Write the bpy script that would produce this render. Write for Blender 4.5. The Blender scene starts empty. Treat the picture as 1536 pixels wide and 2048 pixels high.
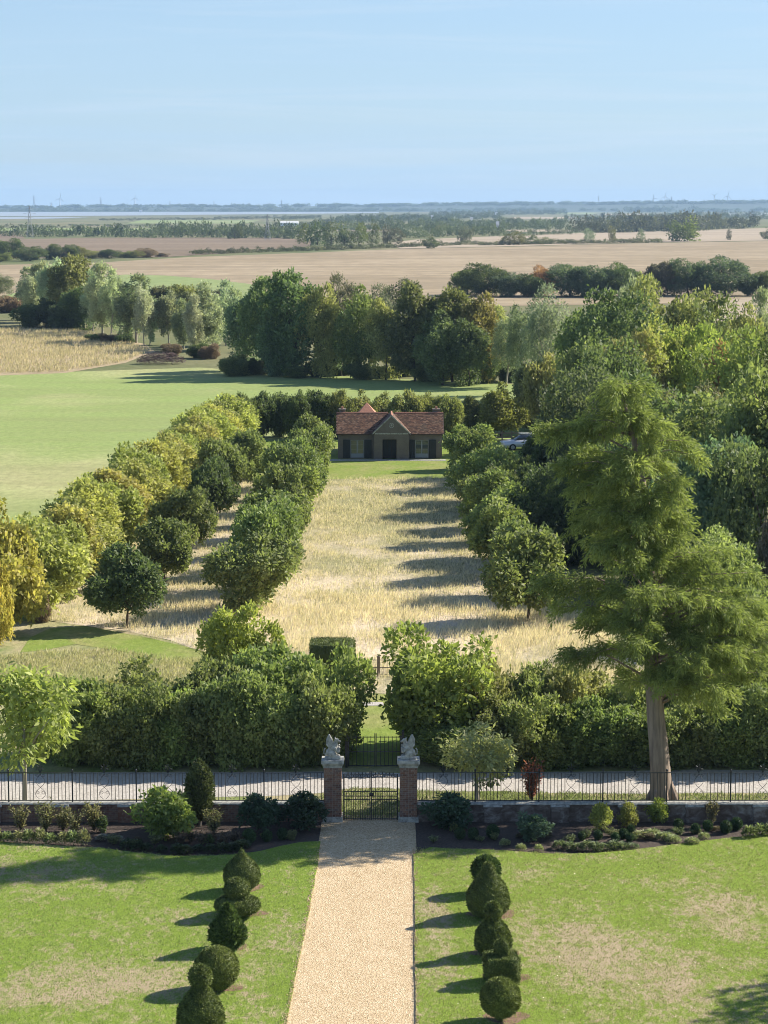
import bpy, bmesh, math, random
import numpy as np
from mathutils import Vector, Matrix

S = bpy.context.scene
C = S.collection
random.seed(7)
RNG = np.random.default_rng(11)

# ------------------------------------------------------------------ camera, sky, sun, exposure
FPX, EYE = 4550.0, 22.0
PITCH = math.atan((1024 - 412) / FPX)
cam = bpy.data.cameras.new('camera')
cam.sensor_fit = 'HORIZONTAL'; cam.sensor_width = 36.0; cam.lens = 36.0 * FPX / 1536.0
cam.clip_start = 0.5; cam.clip_end = 60000
cam_o = bpy.data.objects.new('camera', cam); C.objects.link(cam_o)
cam_o.location = (0, 0, EYE); cam_o.rotation_euler = (math.pi / 2 - PITCH, 0, 0)
S.camera = cam_o

SUN_EL, SUN_AZ = math.radians(33), math.radians(65)      # azimuth from +Y towards +X
world = bpy.data.worlds.new('World'); S.world = world; world.use_nodes = True
nt = world.node_tree; nt.nodes.clear()
w_out = nt.nodes.new('ShaderNodeOutputWorld'); w_bg = nt.nodes.new('ShaderNodeBackground')
sky = nt.nodes.new('ShaderNodeTexSky'); sky.sky_type = 'NISHITA'; sky.sun_disc = False
sky.sun_elevation = SUN_EL; sky.sun_rotation = SUN_AZ
sky.altitude = 0; sky.air_density = 1.0; sky.dust_density = 0.35; sky.ozone_density = 2.5
tc = nt.nodes.new('ShaderNodeTexCoord')
mp = nt.nodes.new('ShaderNodeMapping'); mp.inputs['Scale'].default_value = (2.6, 2.6, 60.0); mp.inputs['Rotation'].default_value = (0, 0.03, 0)
nz = nt.nodes.new('ShaderNodeTexNoise'); nz.inputs['Scale'].default_value = 1.5; nz.inputs['Detail'].default_value = 6; nz.inputs['Roughness'].default_value = 0.55
rp = nt.nodes.new('ShaderNodeValToRGB'); rp.color_ramp.elements[0].position = 0.36; rp.color_ramp.elements[1].position = 0.76; rp.color_ramp.elements[0].color = (0.66, 0.66, 0.66, 1)
rp.color_ramp.elements[1].color = (1.0, 1.0, 1.0, 1)
mx = nt.nodes.new('ShaderNodeMix'); mx.data_type = 'RGBA'; mx.inputs[7].default_value = (4.1, 5.75, 7.3, 1)
tint = nt.nodes.new('ShaderNodeMix'); tint.data_type = 'RGBA'; tint.blend_type = 'MULTIPLY'; tint.inputs[0].default_value = 1.0
tint.inputs[7].default_value = (0.80, 0.91, 1.14, 1)
nt.links.new(tc.outputs['Generated'], mp.inputs['Vector']); nt.links.new(mp.outputs[0], nz.inputs['Vector'])
nt.links.new(nz.outputs['Fac'], rp.inputs[0]); 
sx = nt.nodes.new('ShaderNodeSeparateXYZ'); nt.links.new(tc.outputs['Generated'], sx.inputs[0])
def wm(op, a, b=None):
    n = nt.nodes.new('ShaderNodeMath'); n.operation = op
    for i, v in enumerate((a, b)):
        if v is None: continue
        if hasattr(v, 'is_linked'): nt.links.new(v, n.inputs[i])
        else: n.inputs[i].default_value = v
    return n.outputs[0]
path = wm('DIVIDE', -0.16, wm('ADD', wm('MAXIMUM', sx.outputs[2], 0.0), 0.05))
veil = wm('SUBTRACT', 1.0, wm('EXPONENT', path))
nt.links.new(wm('MULTIPLY', rp.outputs[0], veil), mx.inputs[0])
nt.links.new(sky.outputs[0], tint.inputs[6]); nt.links.new(tint.outputs[2], mx.inputs[6]); 
mp2 = nt.nodes.new('ShaderNodeMapping'); mp2.inputs['Scale'].default_value = (5.0, 5.0, 110.0); mp2.inputs['Rotation'].default_value = (0, 0.012, 0); mp2.inputs['Location'].default_value = (3.1, 1.7, 0.4)
nz2 = nt.nodes.new('ShaderNodeTexNoise'); nz2.inputs['Scale'].default_value = 1.0; nz2.inputs['Detail'].default_value = 8; nz2.inputs['Roughness'].default_value = 0.62; nz2.inputs['Distortion'].default_value = 0.6
rp2 = nt.nodes.new('ShaderNodeValToRGB'); rp2.color_ramp.elements[0].position = 0.50; rp2.color_ramp.elements[1].position = 0.80; rp2.color_ramp.elements[1].color = (0.55, 0.55, 0.55, 1)
mx2 = nt.nodes.new('ShaderNodeMix'); mx2.data_type = 'RGBA'; mx2.inputs[7].default_value = (5.9, 6.7, 7.5, 1)
nt.links.new(tc.outputs['Generated'], mp2.inputs[0]); nt.links.new(mp2.outputs[0], nz2.inputs['Vector']); nt.links.new(nz2.outputs['Fac'], rp2.inputs[0]); nt.links.new(wm('MULTIPLY', rp2.outputs[0], veil), mx2.inputs[0])
nt.links.new(mx.outputs[2], mx2.inputs[6]); nt.links.new(mx2.outputs[2], w_bg.inputs[0])
w_bg.inputs[1].default_value = 0.065
nt.links.new(w_bg.outputs[0], w_out.inputs[0])

sun = bpy.data.lights.new('sun', 'SUN'); sun.energy = 5.0; sun.angle = math.radians(0.53); sun.color = (1.0, 0.93, 0.82)
sun_o = bpy.data.objects.new('sun', sun); C.objects.link(sun_o)
to_sun = Vector((math.sin(SUN_AZ) * math.cos(SUN_EL), math.cos(SUN_AZ) * math.cos(SUN_EL), math.sin(SUN_EL)))
sun_o.rotation_euler = to_sun.to_track_quat('Z', 'Y').to_euler(); sun_o.location = (30, -20, 60)

S.view_settings.view_transform = 'Standard'; S.view_settings.look = 'None'
S.view_settings.exposure = 0.97; S.view_settings.gamma = 1.0; S.view_settings.use_curve_mapping = False
S.render.engine = 'CYCLES'
cy = S.cycles
cy.max_bounces = 6; cy.diffuse_bounces = 3; cy.glossy_bounces = 2; cy.transmission_bounces = 4; cy.volume_bounces = 0
cy.transparent_max_bounces = 6; cy.use_denoising = True; cy.filter_width = 1.0; cy.sample_clamp_indirect = 6

# ------------------------------------------------------------------ geometry of the view -> places on the ground
def ray(x, y):
    r = (x - 768) / FPX; u = -(y - 1024) / FPX
    return Vector((r, math.cos(PITCH) + u * math.sin(PITCH), -math.sin(PITCH) + u * math.cos(PITCH)))
def G(x, y, z=0.0):
    d = ray(x, y); t = (z - EYE) / d.z
    return Vector((d.x * t, d.y * t, z))
def AT(x, y, Y):
    d = ray(x, y); t = Y / d.y
    return Vector((d.x * t, Y, EYE + d.z * t))
def PPM(Y, z=0.0):                       # photo pixels per metre across the view at distance Y
    return FPX / (Y * math.cos(PITCH) + (EYE - z) * math.sin(PITCH))

# ------------------------------------------------------------------ materials
def mat(name):
    m = bpy.data.materials.new(name); m.use_nodes = True
    return m, m.node_tree, m.node_tree.nodes['Principled BSDF']
def N(t, kind, **kw):
    n = t.nodes.new('ShaderNode' + kind)
    for k, v in kw.items(): setattr(n, k, v)
    return n
def noise(t, scale, detail=4, rough=0.55, vec=None, dist=0.0):
    n = N(t, 'TexNoise'); n.inputs['Scale'].default_value = scale; n.inputs['Detail'].default_value = detail
    n.inputs['Roughness'].default_value = rough; n.inputs['Distortion'].default_value = dist
    if vec is not None: t.links.new(vec, n.inputs['Vector'])
    return n.outputs['Fac']
def ramp(t, fac, stops):
    r = N(t, 'ValToRGB'); e = r.color_ramp.elements
    while len(e) < len(stops): e.new(0.5)
    for el, (p, c) in zip(e, stops):
        el.position = p; el.color = (*c, 1) if len(c) == 3 else c
    t.links.new(fac, r.inputs[0]); return r.outputs[0]
def mixc(t, fac, a, b, mode='MIX'):
    n = N(t, 'Mix', data_type='RGBA', blend_type=mode)
    for sock, v in ((0, fac), (6, a), (7, b)):
        if hasattr(v, 'links') or hasattr(v, 'is_linked'): t.links.new(v, n.inputs[sock])
        elif sock == 0: n.inputs[0].default_value = v
        else: n.inputs[sock].default_value = (*v, 1)
    return n.outputs[2]
def fmath(t, op, a, b=None, clamp=False):
    n = N(t, 'Math', operation=op, use_clamp=clamp)
    for i, v in enumerate((a, b)):
        if v is None: continue
        if hasattr(v, 'is_linked'): t.links.new(v, n.inputs[i])
        else: n.inputs[i].default_value = v
    return n.outputs[0]
def pos(t, scale=None, rot=None):
    g = N(t, 'NewGeometry').outputs['Position']
    if scale is None and rot is None: return g
    m = N(t, 'Mapping')
    if scale: m.inputs['Scale'].default_value = scale
    if rot: m.inputs['Rotation'].default_value = rot
    t.links.new(g, m.inputs['Vector']); return m.outputs[0]
def bump(t, b, h, strength=0.4, dist=0.05):
    n = N(t, 'Bump'); n.inputs['Strength'].default_value = strength; n.inputs['Distance'].default_value = dist
    t.links.new(h, n.inputs['Height']); t.links.new(n.outputs[0], b.inputs['Normal'])
def spots(t, lst):                       # dry or lush patches with places of their own
    tot = None
    for (x, y, rx, ry, s) in lst:
        m = N(t, 'Mapping'); m.inputs['Location'].default_value = (-x / rx, -y / ry, 0); m.inputs['Scale'].default_value = (1 / rx, 1 / ry, 0)
        t.links.new(N(t, 'NewGeometry').outputs['Position'], m.inputs['Vector'])
        l = N(t, 'VectorMath', operation='LENGTH'); t.links.new(m.outputs[0], l.inputs[0])
        r = N(t, 'MapRange', interpolation_type='SMOOTHSTEP'); t.links.new(l.outputs['Value'], r.inputs[0])
        r.inputs[1].default_value = 0; r.inputs[2].default_value = 1; r.inputs[3].default_value = s; r.inputs[4].default_value = 0
        tot = r.outputs[0] if tot is None else fmath(t, 'ADD', tot, r.outputs[0])
    return tot

def leaf_material(name, transl=0.45, var=0.62, gloss=0.35, gain=1.4, sat=0.92):
    m, t, b = mat(name)
    info = N(t, 'ObjectInfo'); at = N(t, 'Attribute'); at.attribute_name = 'tint'
    k = N(t, 'MapRange'); t.links.new(at.outputs['Fac'], k.inputs[0]); k.inputs[3].default_value = 1 - var; k.inputs[4].default_value = 1 + var
    val = N(t, 'HueSaturation'); t.links.new(mixc(t, 1.0, info.outputs['Color'], (gain, gain, gain), 'MULTIPLY'), val.inputs['Color']); val.inputs['Saturation'].default_value = sat; t.links.new(k.outputs[0], val.inputs['Value'])
    hu = N(t, 'MapRange'); t.links.new(at.outputs['Fac'], hu.inputs[0]); hu.inputs[3].default_value = 0.518; hu.inputs[4].default_value = 0.485
    t.links.new(hu.outputs[0], val.inputs['Hue'])
    t.links.new(val.outputs[0], b.inputs['Base Color']); b.inputs['Roughness'].default_value = 0.62; b.inputs['Specular IOR Level'].default_value = gloss
    tr = N(t, 'BsdfTranslucent')
    br = mixc(t, 1.0, val.outputs[0], (1.15, 1.25, 0.75), 'MULTIPLY'); t.links.new(br, tr.inputs[0])
    ms = N(t, 'MixShader'); ms.inputs[0].default_value = transl
    t.links.new(b.outputs[0], ms.inputs[1]); t.links.new(tr.outputs[0], ms.inputs[2])
    t.links.new(ms.outputs[0], t.nodes['Material Output'].inputs[0])
    return m
M = {}
M['leaf'] = leaf_material('leaf')
M['yew'] = leaf_material('yew_needles', 0.18, 0.85, 0.25, 1.75, 0.95)
M['needle'] = leaf_material('feathery_needles', 0.42, 0.6, 0.2, 1.2, 0.9)
M['straw'] = leaf_material('dry_grass_blades', 0.35, 0.5, 0.2, 1.25, 0.85)

def simple(name, col, rough=0.8, nscale=None, amt=0.25, metal=0.0, bmp=0.0, stretch=None, spec=0.3):
    m, t, b = mat(name); b.inputs['Roughness'].default_value = rough; b.inputs['Metallic'].default_value = metal
    b.inputs['Specular IOR Level'].default_value = spec
    if nscale is None: b.inputs['Base Color'].default_value = (*col, 1)
    else:
        tcn = N(t, 'TexCoord').outputs['Object']
        if stretch:
            mm = N(t, 'Mapping'); mm.inputs['Scale'].default_value = stretch; t.links.new(tcn, mm.inputs[0]); tcn = mm.outputs[0]
        f = noise(t, nscale, 6, 0.65, tcn)
        lo = tuple(c * (1 - amt) for c in col); hi = tuple(min(1, c * (1 + amt)) for c in col)
        t.links.new(ramp(t, f, [(0.3, lo), (0.7, hi)]), b.inputs['Base Color'])
        if bmp: bump(t, b, f, bmp, 0.03)
    return m
M['bark'] = simple('bark', (0.10, 0.075, 0.055), 0.9, 3, 0.4, bmp=0.6, stretch=(3, 3, 0.6))
M['pale_bark'] = simple('pale_bark', (0.33, 0.29, 0.23), 0.9, 4, 0.35, bmp=0.5, stretch=(2, 2, 0.5))
M['cypress_bark'] = simple('cypress_bark', (0.27, 0.205, 0.155), 0.9, 2.4, 0.42, bmp=0.9, stretch=(3.5, 3.5, 0.35))
M['iron'] = simple('black_painted_iron', (0.018, 0.019, 0.021), 0.45, None, metal=0.0, spec=0.5)
M['stone'] = simple('weathered_limestone', (0.36, 0.35, 0.31), 0.9, 7, 0.55, bmp=0.6)
M['wood'] = simple('grey_timber', (0.22, 0.17, 0.12), 0.85, 6, 0.3)
M['white'] = simple('white_paint', (0.75, 0.75, 0.73), 0.5, 3, 0.08)
M['shutter'] = simple('dark_painted_timber', (0.022, 0.027, 0.028), 0.55)
M['dark'] = simple('shade_toned_door_timber', (0.045, 0.032, 0.026), 0.7, 5, 0.3)  # near-black tone paints the shade of the recessed doorway into the door
M['pylon'] = simple('galvanised_steel', (0.30, 0.31, 0.32), 0.6)
M['tyre'] = simple('rubber', (0.02, 0.02, 0.02), 0.8)
M['terracotta'] = simple('terracotta', (0.42, 0.20, 0.13), 0.85, 8, 0.25)

def brick_mat():
    m, t, b = mat('old_red_brick'); info = N(t, 'ObjectInfo').outputs['Random']
    base = ramp(t, info, [(0.0, (0.13, 0.065, 0.045)), (0.35, (0.22, 0.105, 0.065)), (0.7, (0.27, 0.145, 0.09)), (1.0, (0.16, 0.10, 0.085))])
    f = noise(t, 9, 5, 0.6, pos(t))
    c = mixc(t, ramp(t, f, [(0.45, (0, 0, 0)), (0.75, (0.5, 0.5, 0.5))]), base, (0.36, 0.33, 0.28))
    t.links.new(c, b.inputs['Base Color']); b.inputs['Roughness'].default_value = 0.92; bump(t, b, noise(t, 60, 3, 0.6, pos(t)), 0.4, 0.01)
    return m
M['brick'] = brick_mat()
M['mortar'] = simple('lime_mortar', (0.33, 0.29, 0.24), 0.95, 12, 0.25)

def render_mat():
    m, t, b = mat('limewashed_wall'); p = pos(t, (1, 1, 1.6))
    f = noise(t, 2.3, 7, 0.68, p, 0.6)
    c = ramp(t, f, [(0.38, (0.10, 0.068, 0.05)), (0.52, (0.17, 0.13, 0.105)), (0.68, (0.33, 0.305, 0.275))])
    t.links.new(c, b.inputs['Base Color']); b.inputs['Roughness'].default_value = 0.95; bump(t, b, f, 0.5, 0.03); return m
M['limewash'] = render_mat()

def lawn_mat():
    m, t, b = mat('garden_lawn'); p = pos(t)
    sp = [(*G(x, y).xy, rx, ry, s) for (x, y, rx, ry, s) in [
        (250, 1965, 4.2, 4.0, 0.75), (70, 1760, 4.5, 4.0, 0.5), (60, 1990, 3.5, 3.0, 0.5), (330, 1860, 4.5, 3.0, 0.25), (1140, 1890, 3.4, 5.0, 0.72),
        (1310, 1950, 4.5, 4.5, 0.62), (1450, 1830, 2.8, 4.2, 0.75), (870, 1830, 0.9, 4.5, 0.75), (880, 1930, 1.2, 5, 0.55), (1050, 1755, 1.5, 2.0, 0.4),
        (1350, 2030, 6, 4, 0.3), (560, 1880, 1.2, 6, 0.35), (100, 1690, 3, 2.2, 0.55), (500, 1985, 1.2, 5, 0.35), (1290, 1765, 3, 2, 0.2)]]
    dry = fmath(t, 'ADD', spots(t, sp), fmath(t, 'MULTIPLY', fmath(t, 'SUBTRACT', noise(t, 0.55, 6, 0.62, p, 0.5), 0.5), 1.9))
    dry = fmath(t, 'ADD', dry, fmath(t, 'MULTIPLY', fmath(t, 'SUBTRACT', noise(t, 9, 5, 0.7, pos(t, (1, 0.45, 1))), 0.5), 2.5))
    dry = fmath(t, 'ADD', dry, fmath(t, 'MULTIPLY', fmath(t, 'SUBTRACT', noise(t, 2.7, 5, 0.65, pos(t, (1, 0.6, 1)), 0.4), 0.5), 2.2))
    fine = noise(t, 26, 4, 0.75, pos(t, (1, 0.6, 1)))
    green = ramp(t, fine, [(0.3, (0.070, 0.110, 0.017)), (0.53, (0.205, 0.285, 0.040)), (0.72, (0.35, 0.44, 0.09))])
    straw = ramp(t, fine, [(0.3, (0.19, 0.145, 0.085)), (0.53, (0.43, 0.34, 0.22)), (0.72, (0.64, 0.53, 0.37))])
    t.links.new(mixc(t, ramp(t, dry, [(0.10, (0, 0, 0)), (0.80, (1, 1, 1))]), green, straw), b.inputs['Base Color'])
    b.inputs['Roughness'].default_value = 0.95; b.inputs['Specular IOR Level'].default_value = 0.1
    bump(t, b, fine, 0.9, 0.05); return m
M['lawn'] = lawn_mat()

def gravel_mat(name, cols, scale, drift, bs=0.55):
    m, t, b = mat(name); p = pos(t)
    v = N(t, 'TexVoronoi'); v.inputs['Scale'].default_value = scale; t.links.new(p, v.inputs['Vector'])
    sep = N(t, 'SeparateColor'); t.links.new(v.outputs['Color'], sep.inputs[0])
    f = fmath(t, 'ADD', fmath(t, 'MULTIPLY', sep.outputs[0], 0.75), fmath(t, 'ADD', fmath(t, 'MULTIPLY', noise(t, 1.1, 5, 0.6, p), drift * 0.7), fmath(t, 'MULTIPLY', noise(t, 1.0, 4, 0.55, pos(t, (1.5, 0.10, 1))), drift * 0.5)))
    t.links.new(ramp(t, f, cols), b.inputs['Base Color']); b.inputs['Roughness'].default_value = 0.95
    b.inputs['Specular IOR Level'].default_value = 0.15
    bump(t, b, v.outputs['Distance'], bs, 0.03); return m
M['gravel'] = gravel_mat('golden_gravel', [(0.12, (0.20, 0.135, 0.07)), (0.36, (0.42, 0.308, 0.178)), (0.75, (0.54, 0.412, 0.25)), (1.0, (0.65, 0.525, 0.36))], 25, 0.42)
M['chalk'] = gravel_mat('pale_drive_gravel', [(0.2, (0.24, 0.215, 0.185)), (0.6, (0.39, 0.355, 0.31)), (1.0, (0.52, 0.48, 0.43))], 24, 0.6, 0.2)

def soil_mat():
    m, t, b = mat('bark_mulch_soil'); p = pos(t); f = noise(t, 17, 6, 0.72, p)
    t.links.new(ramp(t, f, [(0.3, (0.030, 0.022, 0.017)), (0.55, (0.085, 0.060, 0.046)), (0.75, (0.19, 0.135, 0.105))]), b.inputs['Base Color'])
    b.inputs['Roughness'].default_value = 1; bump(t, b, f, 1.0, 0.08); return m
M['soil'] = soil_mat()

def grass_mat(name, lo, hi, straw, dryness, scale=0.05, fine=3.0, stripes=None, sp=None, streak=None):
    m, t, b = mat(name); p = pos(t, (1, 0.5, 1))
    f = noise(t, fine, 5, 0.7, p)
    d = fmath(t, 'ADD', noise(t, scale, 6, 0.6, pos(t, (1, 0.7, 1)), 0.4), dryness - 0.5)
    if sp: d = fmath(t, 'ADD', d, spots(t, sp))
    g = ramp(t, f, [(0.3, lo), (0.7, hi)])
    s = ramp(t, f, [(0.3, tuple(c * 0.72 for c in straw)), (0.7, tuple(c * 1.15 for c in straw))])
    c = mixc(t, ramp(t, d, [(0.35, (0, 0, 0)), (0.65, (1, 1, 1))]), g, s)
    if streak:
        sf = noise(t, 1.0, 5, 0.65, pos(t, (streak[0], streak[1], 1), (0, 0, streak[3])), 0.3)
        c = mixc(t, ramp(t, sf, [(0.42, (0, 0, 0)), (0.68, (streak[2],) * 3)]), c, tuple(x * 0.55 for x in straw))
    if stripes:
        wv = N(t, 'TexWave', wave_type='BANDS', bands_direction='X'); wv.inputs['Scale'].default_value = stripes[0]
        wv.inputs['Distortion'].default_value = 1.2; wv.inputs['Detail'].default_value = 2
        t.links.new(pos(t, None, (0, 0, stripes[1])), wv.inputs['Vector'])
        c = mixc(t, fmath(t, 'MULTIPLY', wv.outputs['Fac'], stripes[2]), c, tuple(x * 0.55 for x in straw))
    t.links.new(c, b.inputs['Base Color']); b.inputs['Roughness'].default_value = 1; b.inputs['Specular IOR Level'].default_value = 0.05
    bump(t, b, f, 0.5, 0.1); return m
M['field'] = grass_mat('mown_pasture', (0.205, 0.270, 0.088), (0.295, 0.355, 0.125), (0.40, 0.39, 0.19), 0.33, 0.045, 1.6, None,
                       [(*G(60, 950).xy, 26, 40, 0.22), (*G(350, 745).xy, 40, 20, 0.12)], (0.03, 0.16, 0.40, 0.05))
M['bright_grass'] = grass_mat('bright_mown_lawn', (0.15, 0.205, 0.040), (0.225, 0.28, 0.065), (0.31, 0.285, 0.12), 0.42, 0.3, 3)
M['verge'] = grass_mat('rough_verge', (0.12, 0.17, 0.045), (0.20, 0.25, 0.075), (0.42, 0.35, 0.21), 0.5, 0.35, 5)
M['meadow'] = grass_mat('dry_meadow_floor', (0.21, 0.20, 0.10), (0.32, 0.295, 0.155), (0.63, 0.52, 0.375), 0.53, 0.2, 5, None,
                        [(*G(700, 1010).xy, 12, 32, -0.22), (*G(820, 1050).xy, 9, 28, -0.12), (*G(800, 1250).xy, 18, 14, 0.3)])
M['straw_field'] = grass_mat('straw_strip', (0.26, 0.215, 0.125), (0.37, 0.30, 0.185), (0.42, 0.335, 0.215), 0.6, 0.06, 0.9)
M['stubble'] = grass_mat('stubble_field', (0.25, 0.195, 0.125), (0.34, 0.27, 0.175), (0.40, 0.32, 0.215), 0.5, 0.012, 0.12, None, None, (0.0035, 0.045, 0.75, 0.03))
M['plough'] = grass_mat('ploughed_field', (0.185, 0.14, 0.095), (0.235, 0.18, 0.125), (0.26, 0.20, 0.14), 0.5, 0.01, 0.3, None, None, (0.002, 0.02, 0.6, 0.02))
M['pale_field'] = grass_mat('pale_stubble', (0.36, 0.29, 0.205), (0.41, 0.335, 0.24), (0.44, 0.36, 0.265), 0.5, 0.01, 0.25, None, None, (0.002, 0.014, 0.5, 0.02))
M['far_green'] = grass_mat('pale_green_field', (0.20, 0.25, 0.10), (0.26, 0.31, 0.13), (0.32, 0.32, 0.16), 0.4, 0.006, 0.2)
M['ground'] = grass_mat('rough_grassland', (0.10, 0.125, 0.05), (0.15, 0.165, 0.075), (0.25, 0.215, 0.125), 0.48, 0.011, 0.9)
M['sheeting'] = simple('pale_sheeting', (0.62, 0.62, 0.60), 0.6)
M['hill'] = simple('wooded_hill', (0.055, 0.075, 0.045), 1.0, 0.02, 0.4)
def water_mat():
    m, t, b = mat('estuary_water'); b.inputs['Base Color'].default_value = (0.30, 0.33, 0.35, 1); b.inputs['Roughness'].default_value = 0.5
    b.inputs['IOR'].default_value = 1.33; bump(t, b, noise(t, 0.02, 4, 0.6, pos(t)), 0.15, 1.0); return m
M['water'] = water_mat()

def tile_mat():
    m, t, b = mat('clay_roof_tile'); at = N(t, 'Attribute'); at.attribute_name = 'tint'
    c = ramp(t, at.outputs['Fac'], [(0, (0.060, 0.032, 0.022)), (0.4, (0.125, 0.062, 0.036)), (0.75, (0.19, 0.095, 0.054)), (1, (0.25, 0.155, 0.10))])
    c = mixc(t, ramp(t, noise(t, 0.9, 5, 0.6, pos(t)), [(0.5, (0, 0, 0)), (0.75, (0.5, 0.5, 0.5))]), c, (0.10, 0.095, 0.06))
    t.links.new(c, b.inputs['Base Color']); b.inputs['Roughness'].default_value = 0.9; return m
M['tile'] = tile_mat()
def housewall():
    m, t, b = mat('buff_brick_wall'); br = N(t, 'TexBrick'); br.inputs['Scale'].default_value = 1.0
    br.inputs['Brick Width'].default_value = 0.22; br.inputs['Row Height'].default_value = 0.075; br.inputs['Mortar Size'].default_value = 0.006
    br.inputs['Color1'].default_value = (0.125, 0.10, 0.08, 1); br.inputs['Color2'].default_value = (0.165, 0.135, 0.11, 1); br.inputs['Mortar'].default_value = (0.24, 0.21, 0.17, 1)
    mm = N(t, 'Mapping'); mm.inputs['Rotation'].default_value = (math.pi / 2, 0, 0); t.links.new(pos(t), mm.inputs[0]); t.links.new(mm.outputs[0], br.inputs['Vector'])
    c = mixc(t, 0.5, br.outputs['Color'], ramp(t, noise(t, 1.3, 6, 0.65, pos(t)), [(0.3, (0.105, 0.09, 0.075)), (0.7, (0.20, 0.17, 0.145))]))
    t.links.new(c, b.inputs['Base Color']); b.inputs['Roughness'].default_value = 0.95; return m
M['housewall'] = housewall()
def glass():
    m, t, b = mat('window_glass'); b.inputs['Base Color'].default_value = (0.06, 0.07, 0.08, 1); b.inputs['Roughness'].default_value = 0.05
    b.inputs['Specular IOR Level'].default_value = 1.0; return m
M['glass'] = glass()
def carpaint():
    m, t, b = mat('silver_car_paint'); b.inputs['Base Color'].default_value = (0.62, 0.63, 0.65, 1); b.inputs['Metallic'].default_value = 0.3
    b.inputs['Roughness'].default_value = 0.3; b.inputs['Coat Weight'].default_value = 0.7; return m
M['car'] = carpaint()
M['frame'] = simple('grey_painted_frame', (0.32, 0.34, 0.35), 0.5)
M['lamp'] = simple('lamp_lens', (0.5, 0.08, 0.06), 0.2)

# ------------------------------------------------------------------ object helpers
def tag(o, label, cat=None, group=None, kind=None):
    if label: o['label'] = label
    if cat: o['category'] = cat
    if group: o['group'] = group
    if kind: o['kind'] = kind
    return o
def empty(name, loc=(0, 0, 0), rz=0.0):
    o = bpy.data.objects.new(name, None); C.objects.link(o); o.location = loc; o.rotation_euler = (0, 0, rz); o.empty_display_size = 0.3
    return o
def put(name, mesh, parent=None, loc=(0, 0, 0), rot=(0, 0, 0), scale=(1, 1, 1), color=None):
    o = bpy.data.objects.new(name, mesh); C.objects.link(o)
    o.location = loc; o.rotation_euler = rot; o.scale = scale
    if parent is not None: o.parent = parent
    if color: o.color = (*color, 1)
    return o

class MB:
    def __init__(s): s.v = []; s.f = []
    def box(s, x0, x1, y0, y1, z0, z1):
        n = len(s.v); s.v += [(x0, y0, z0), (x1, y0, z0), (x1, y1, z0), (x0, y1, z0), (x0, y0, z1), (x1, y0, z1), (x1, y1, z1), (x0, y1, z1)]
        s.f += [tuple(n + i for i in q) for q in ((0, 3, 2, 1), (4, 5, 6, 7), (0, 1, 5, 4), (1, 2, 6, 5), (2, 3, 7, 6), (3, 0, 4, 7))]; return s
    def frustum(s, cx, cy, z0, z1, hx0, hy0, hx1, hy1):
        n = len(s.v)
        for z, hx, hy in ((z0, hx0, hy0), (z1, hx1, hy1)): s.v += [(cx - hx, cy - hy, z), (cx + hx, cy - hy, z), (cx + hx, cy + hy, z), (cx - hx, cy + hy, z)]
        s.f += [tuple(n + i for i in q) for q in ((0, 3, 2, 1), (4, 5, 6, 7), (0, 1, 5, 4), (1, 2, 6, 5), (2, 3, 7, 6), (3, 0, 4, 7))]; return s
    def prism(s, pts, axis, a, b):          # polygon (u,v) extruded; axis 'y': u=x v=z, axis 'x': u=y v=z
        n = len(s.v); k = len(pts)
        for w in (a, b):
            for (u, v) in pts: s.v.append((u, w, v) if axis == 'y' else (w, u, v))
        s.f.append(tuple(n + i for i in range(k))); s.f.append(tuple(n + k + i for i in reversed(range(k))))
        for i in range(k): j = (i + 1) % k; s.f.append((n + i, n + k + i, n + k + j, n + j))
        return s
    def tube(s, pts, rad, n=6, cap=True):
        pts = [Vector(p) for p in pts]; b = len(s.v); k = len(pts)
        if not hasattr(rad, '__len__'): rad = [rad] * k
        up = Vector((0, 0, 1)); prev = None
        for i, p in enumerate(pts):
            d = (pts[min(i + 1, k - 1)] - pts[max(i - 1, 0)]).normalized()
            if prev is None:
                a = d.cross(Vector((1, 0, 0)) if abs(d.x) < 0.8 else up).normalized()
            else: a = (prev - d * prev.dot(d)).normalized()
            prev = a; c = d.cross(a)
            for j in range(n):
                th = 2 * math.pi * j / n; s.v.append(tuple(p + (a * math.cos(th) + c * math.sin(th)) * rad[i]))
        for i in range(k - 1):
            for j in range(n):
                q = (j + 1) % n; s.f.append((b + i * n + j, b + i * n + q, b + (i + 1) * n + q, b + (i + 1) * n + j))
        if cap:
            s.f.append(tuple(b + j for j in reversed(range(n)))); s.f.append(tuple(b + (k - 1) * n + j for j in range(n)))
        return s
    def ball(s, c, r, seg=12, rings=8):
        b = len(s.v); rx, ry, rz = r if hasattr(r, '__len__') else (r, r, r)
        for i in range(rings + 1):
            ph = math.pi * i / rings
            for j in range(seg):
                th = 2 * math.pi * j / seg
                s.v.append((c[0] + rx * math.sin(ph) * math.cos(th), c[1] + ry * math.sin(ph) * math.sin(th), c[2] - rz * math.cos(ph)))
        for i in range(rings):
            for j in range(seg):
                q = (j + 1) % seg; s.f.append((b + i * seg + j, b + i * seg + q, b + (i + 1) * seg + q, b + (i + 1) * seg + j))
        return s
    def mesh(s, name, m, smooth=False):
        me = bpy.data.meshes.new(name); me.from_pydata(s.v, [], s.f); me.materials.append(m)
        if smooth: me.polygons.foreach_set('use_smooth', [True] * len(me.polygons))
        me.update(); return me
    def build(s, name, m, parent=None, smooth=False, **kw): return put(name, s.mesh(name, m, smooth), parent, **kw)

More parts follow.
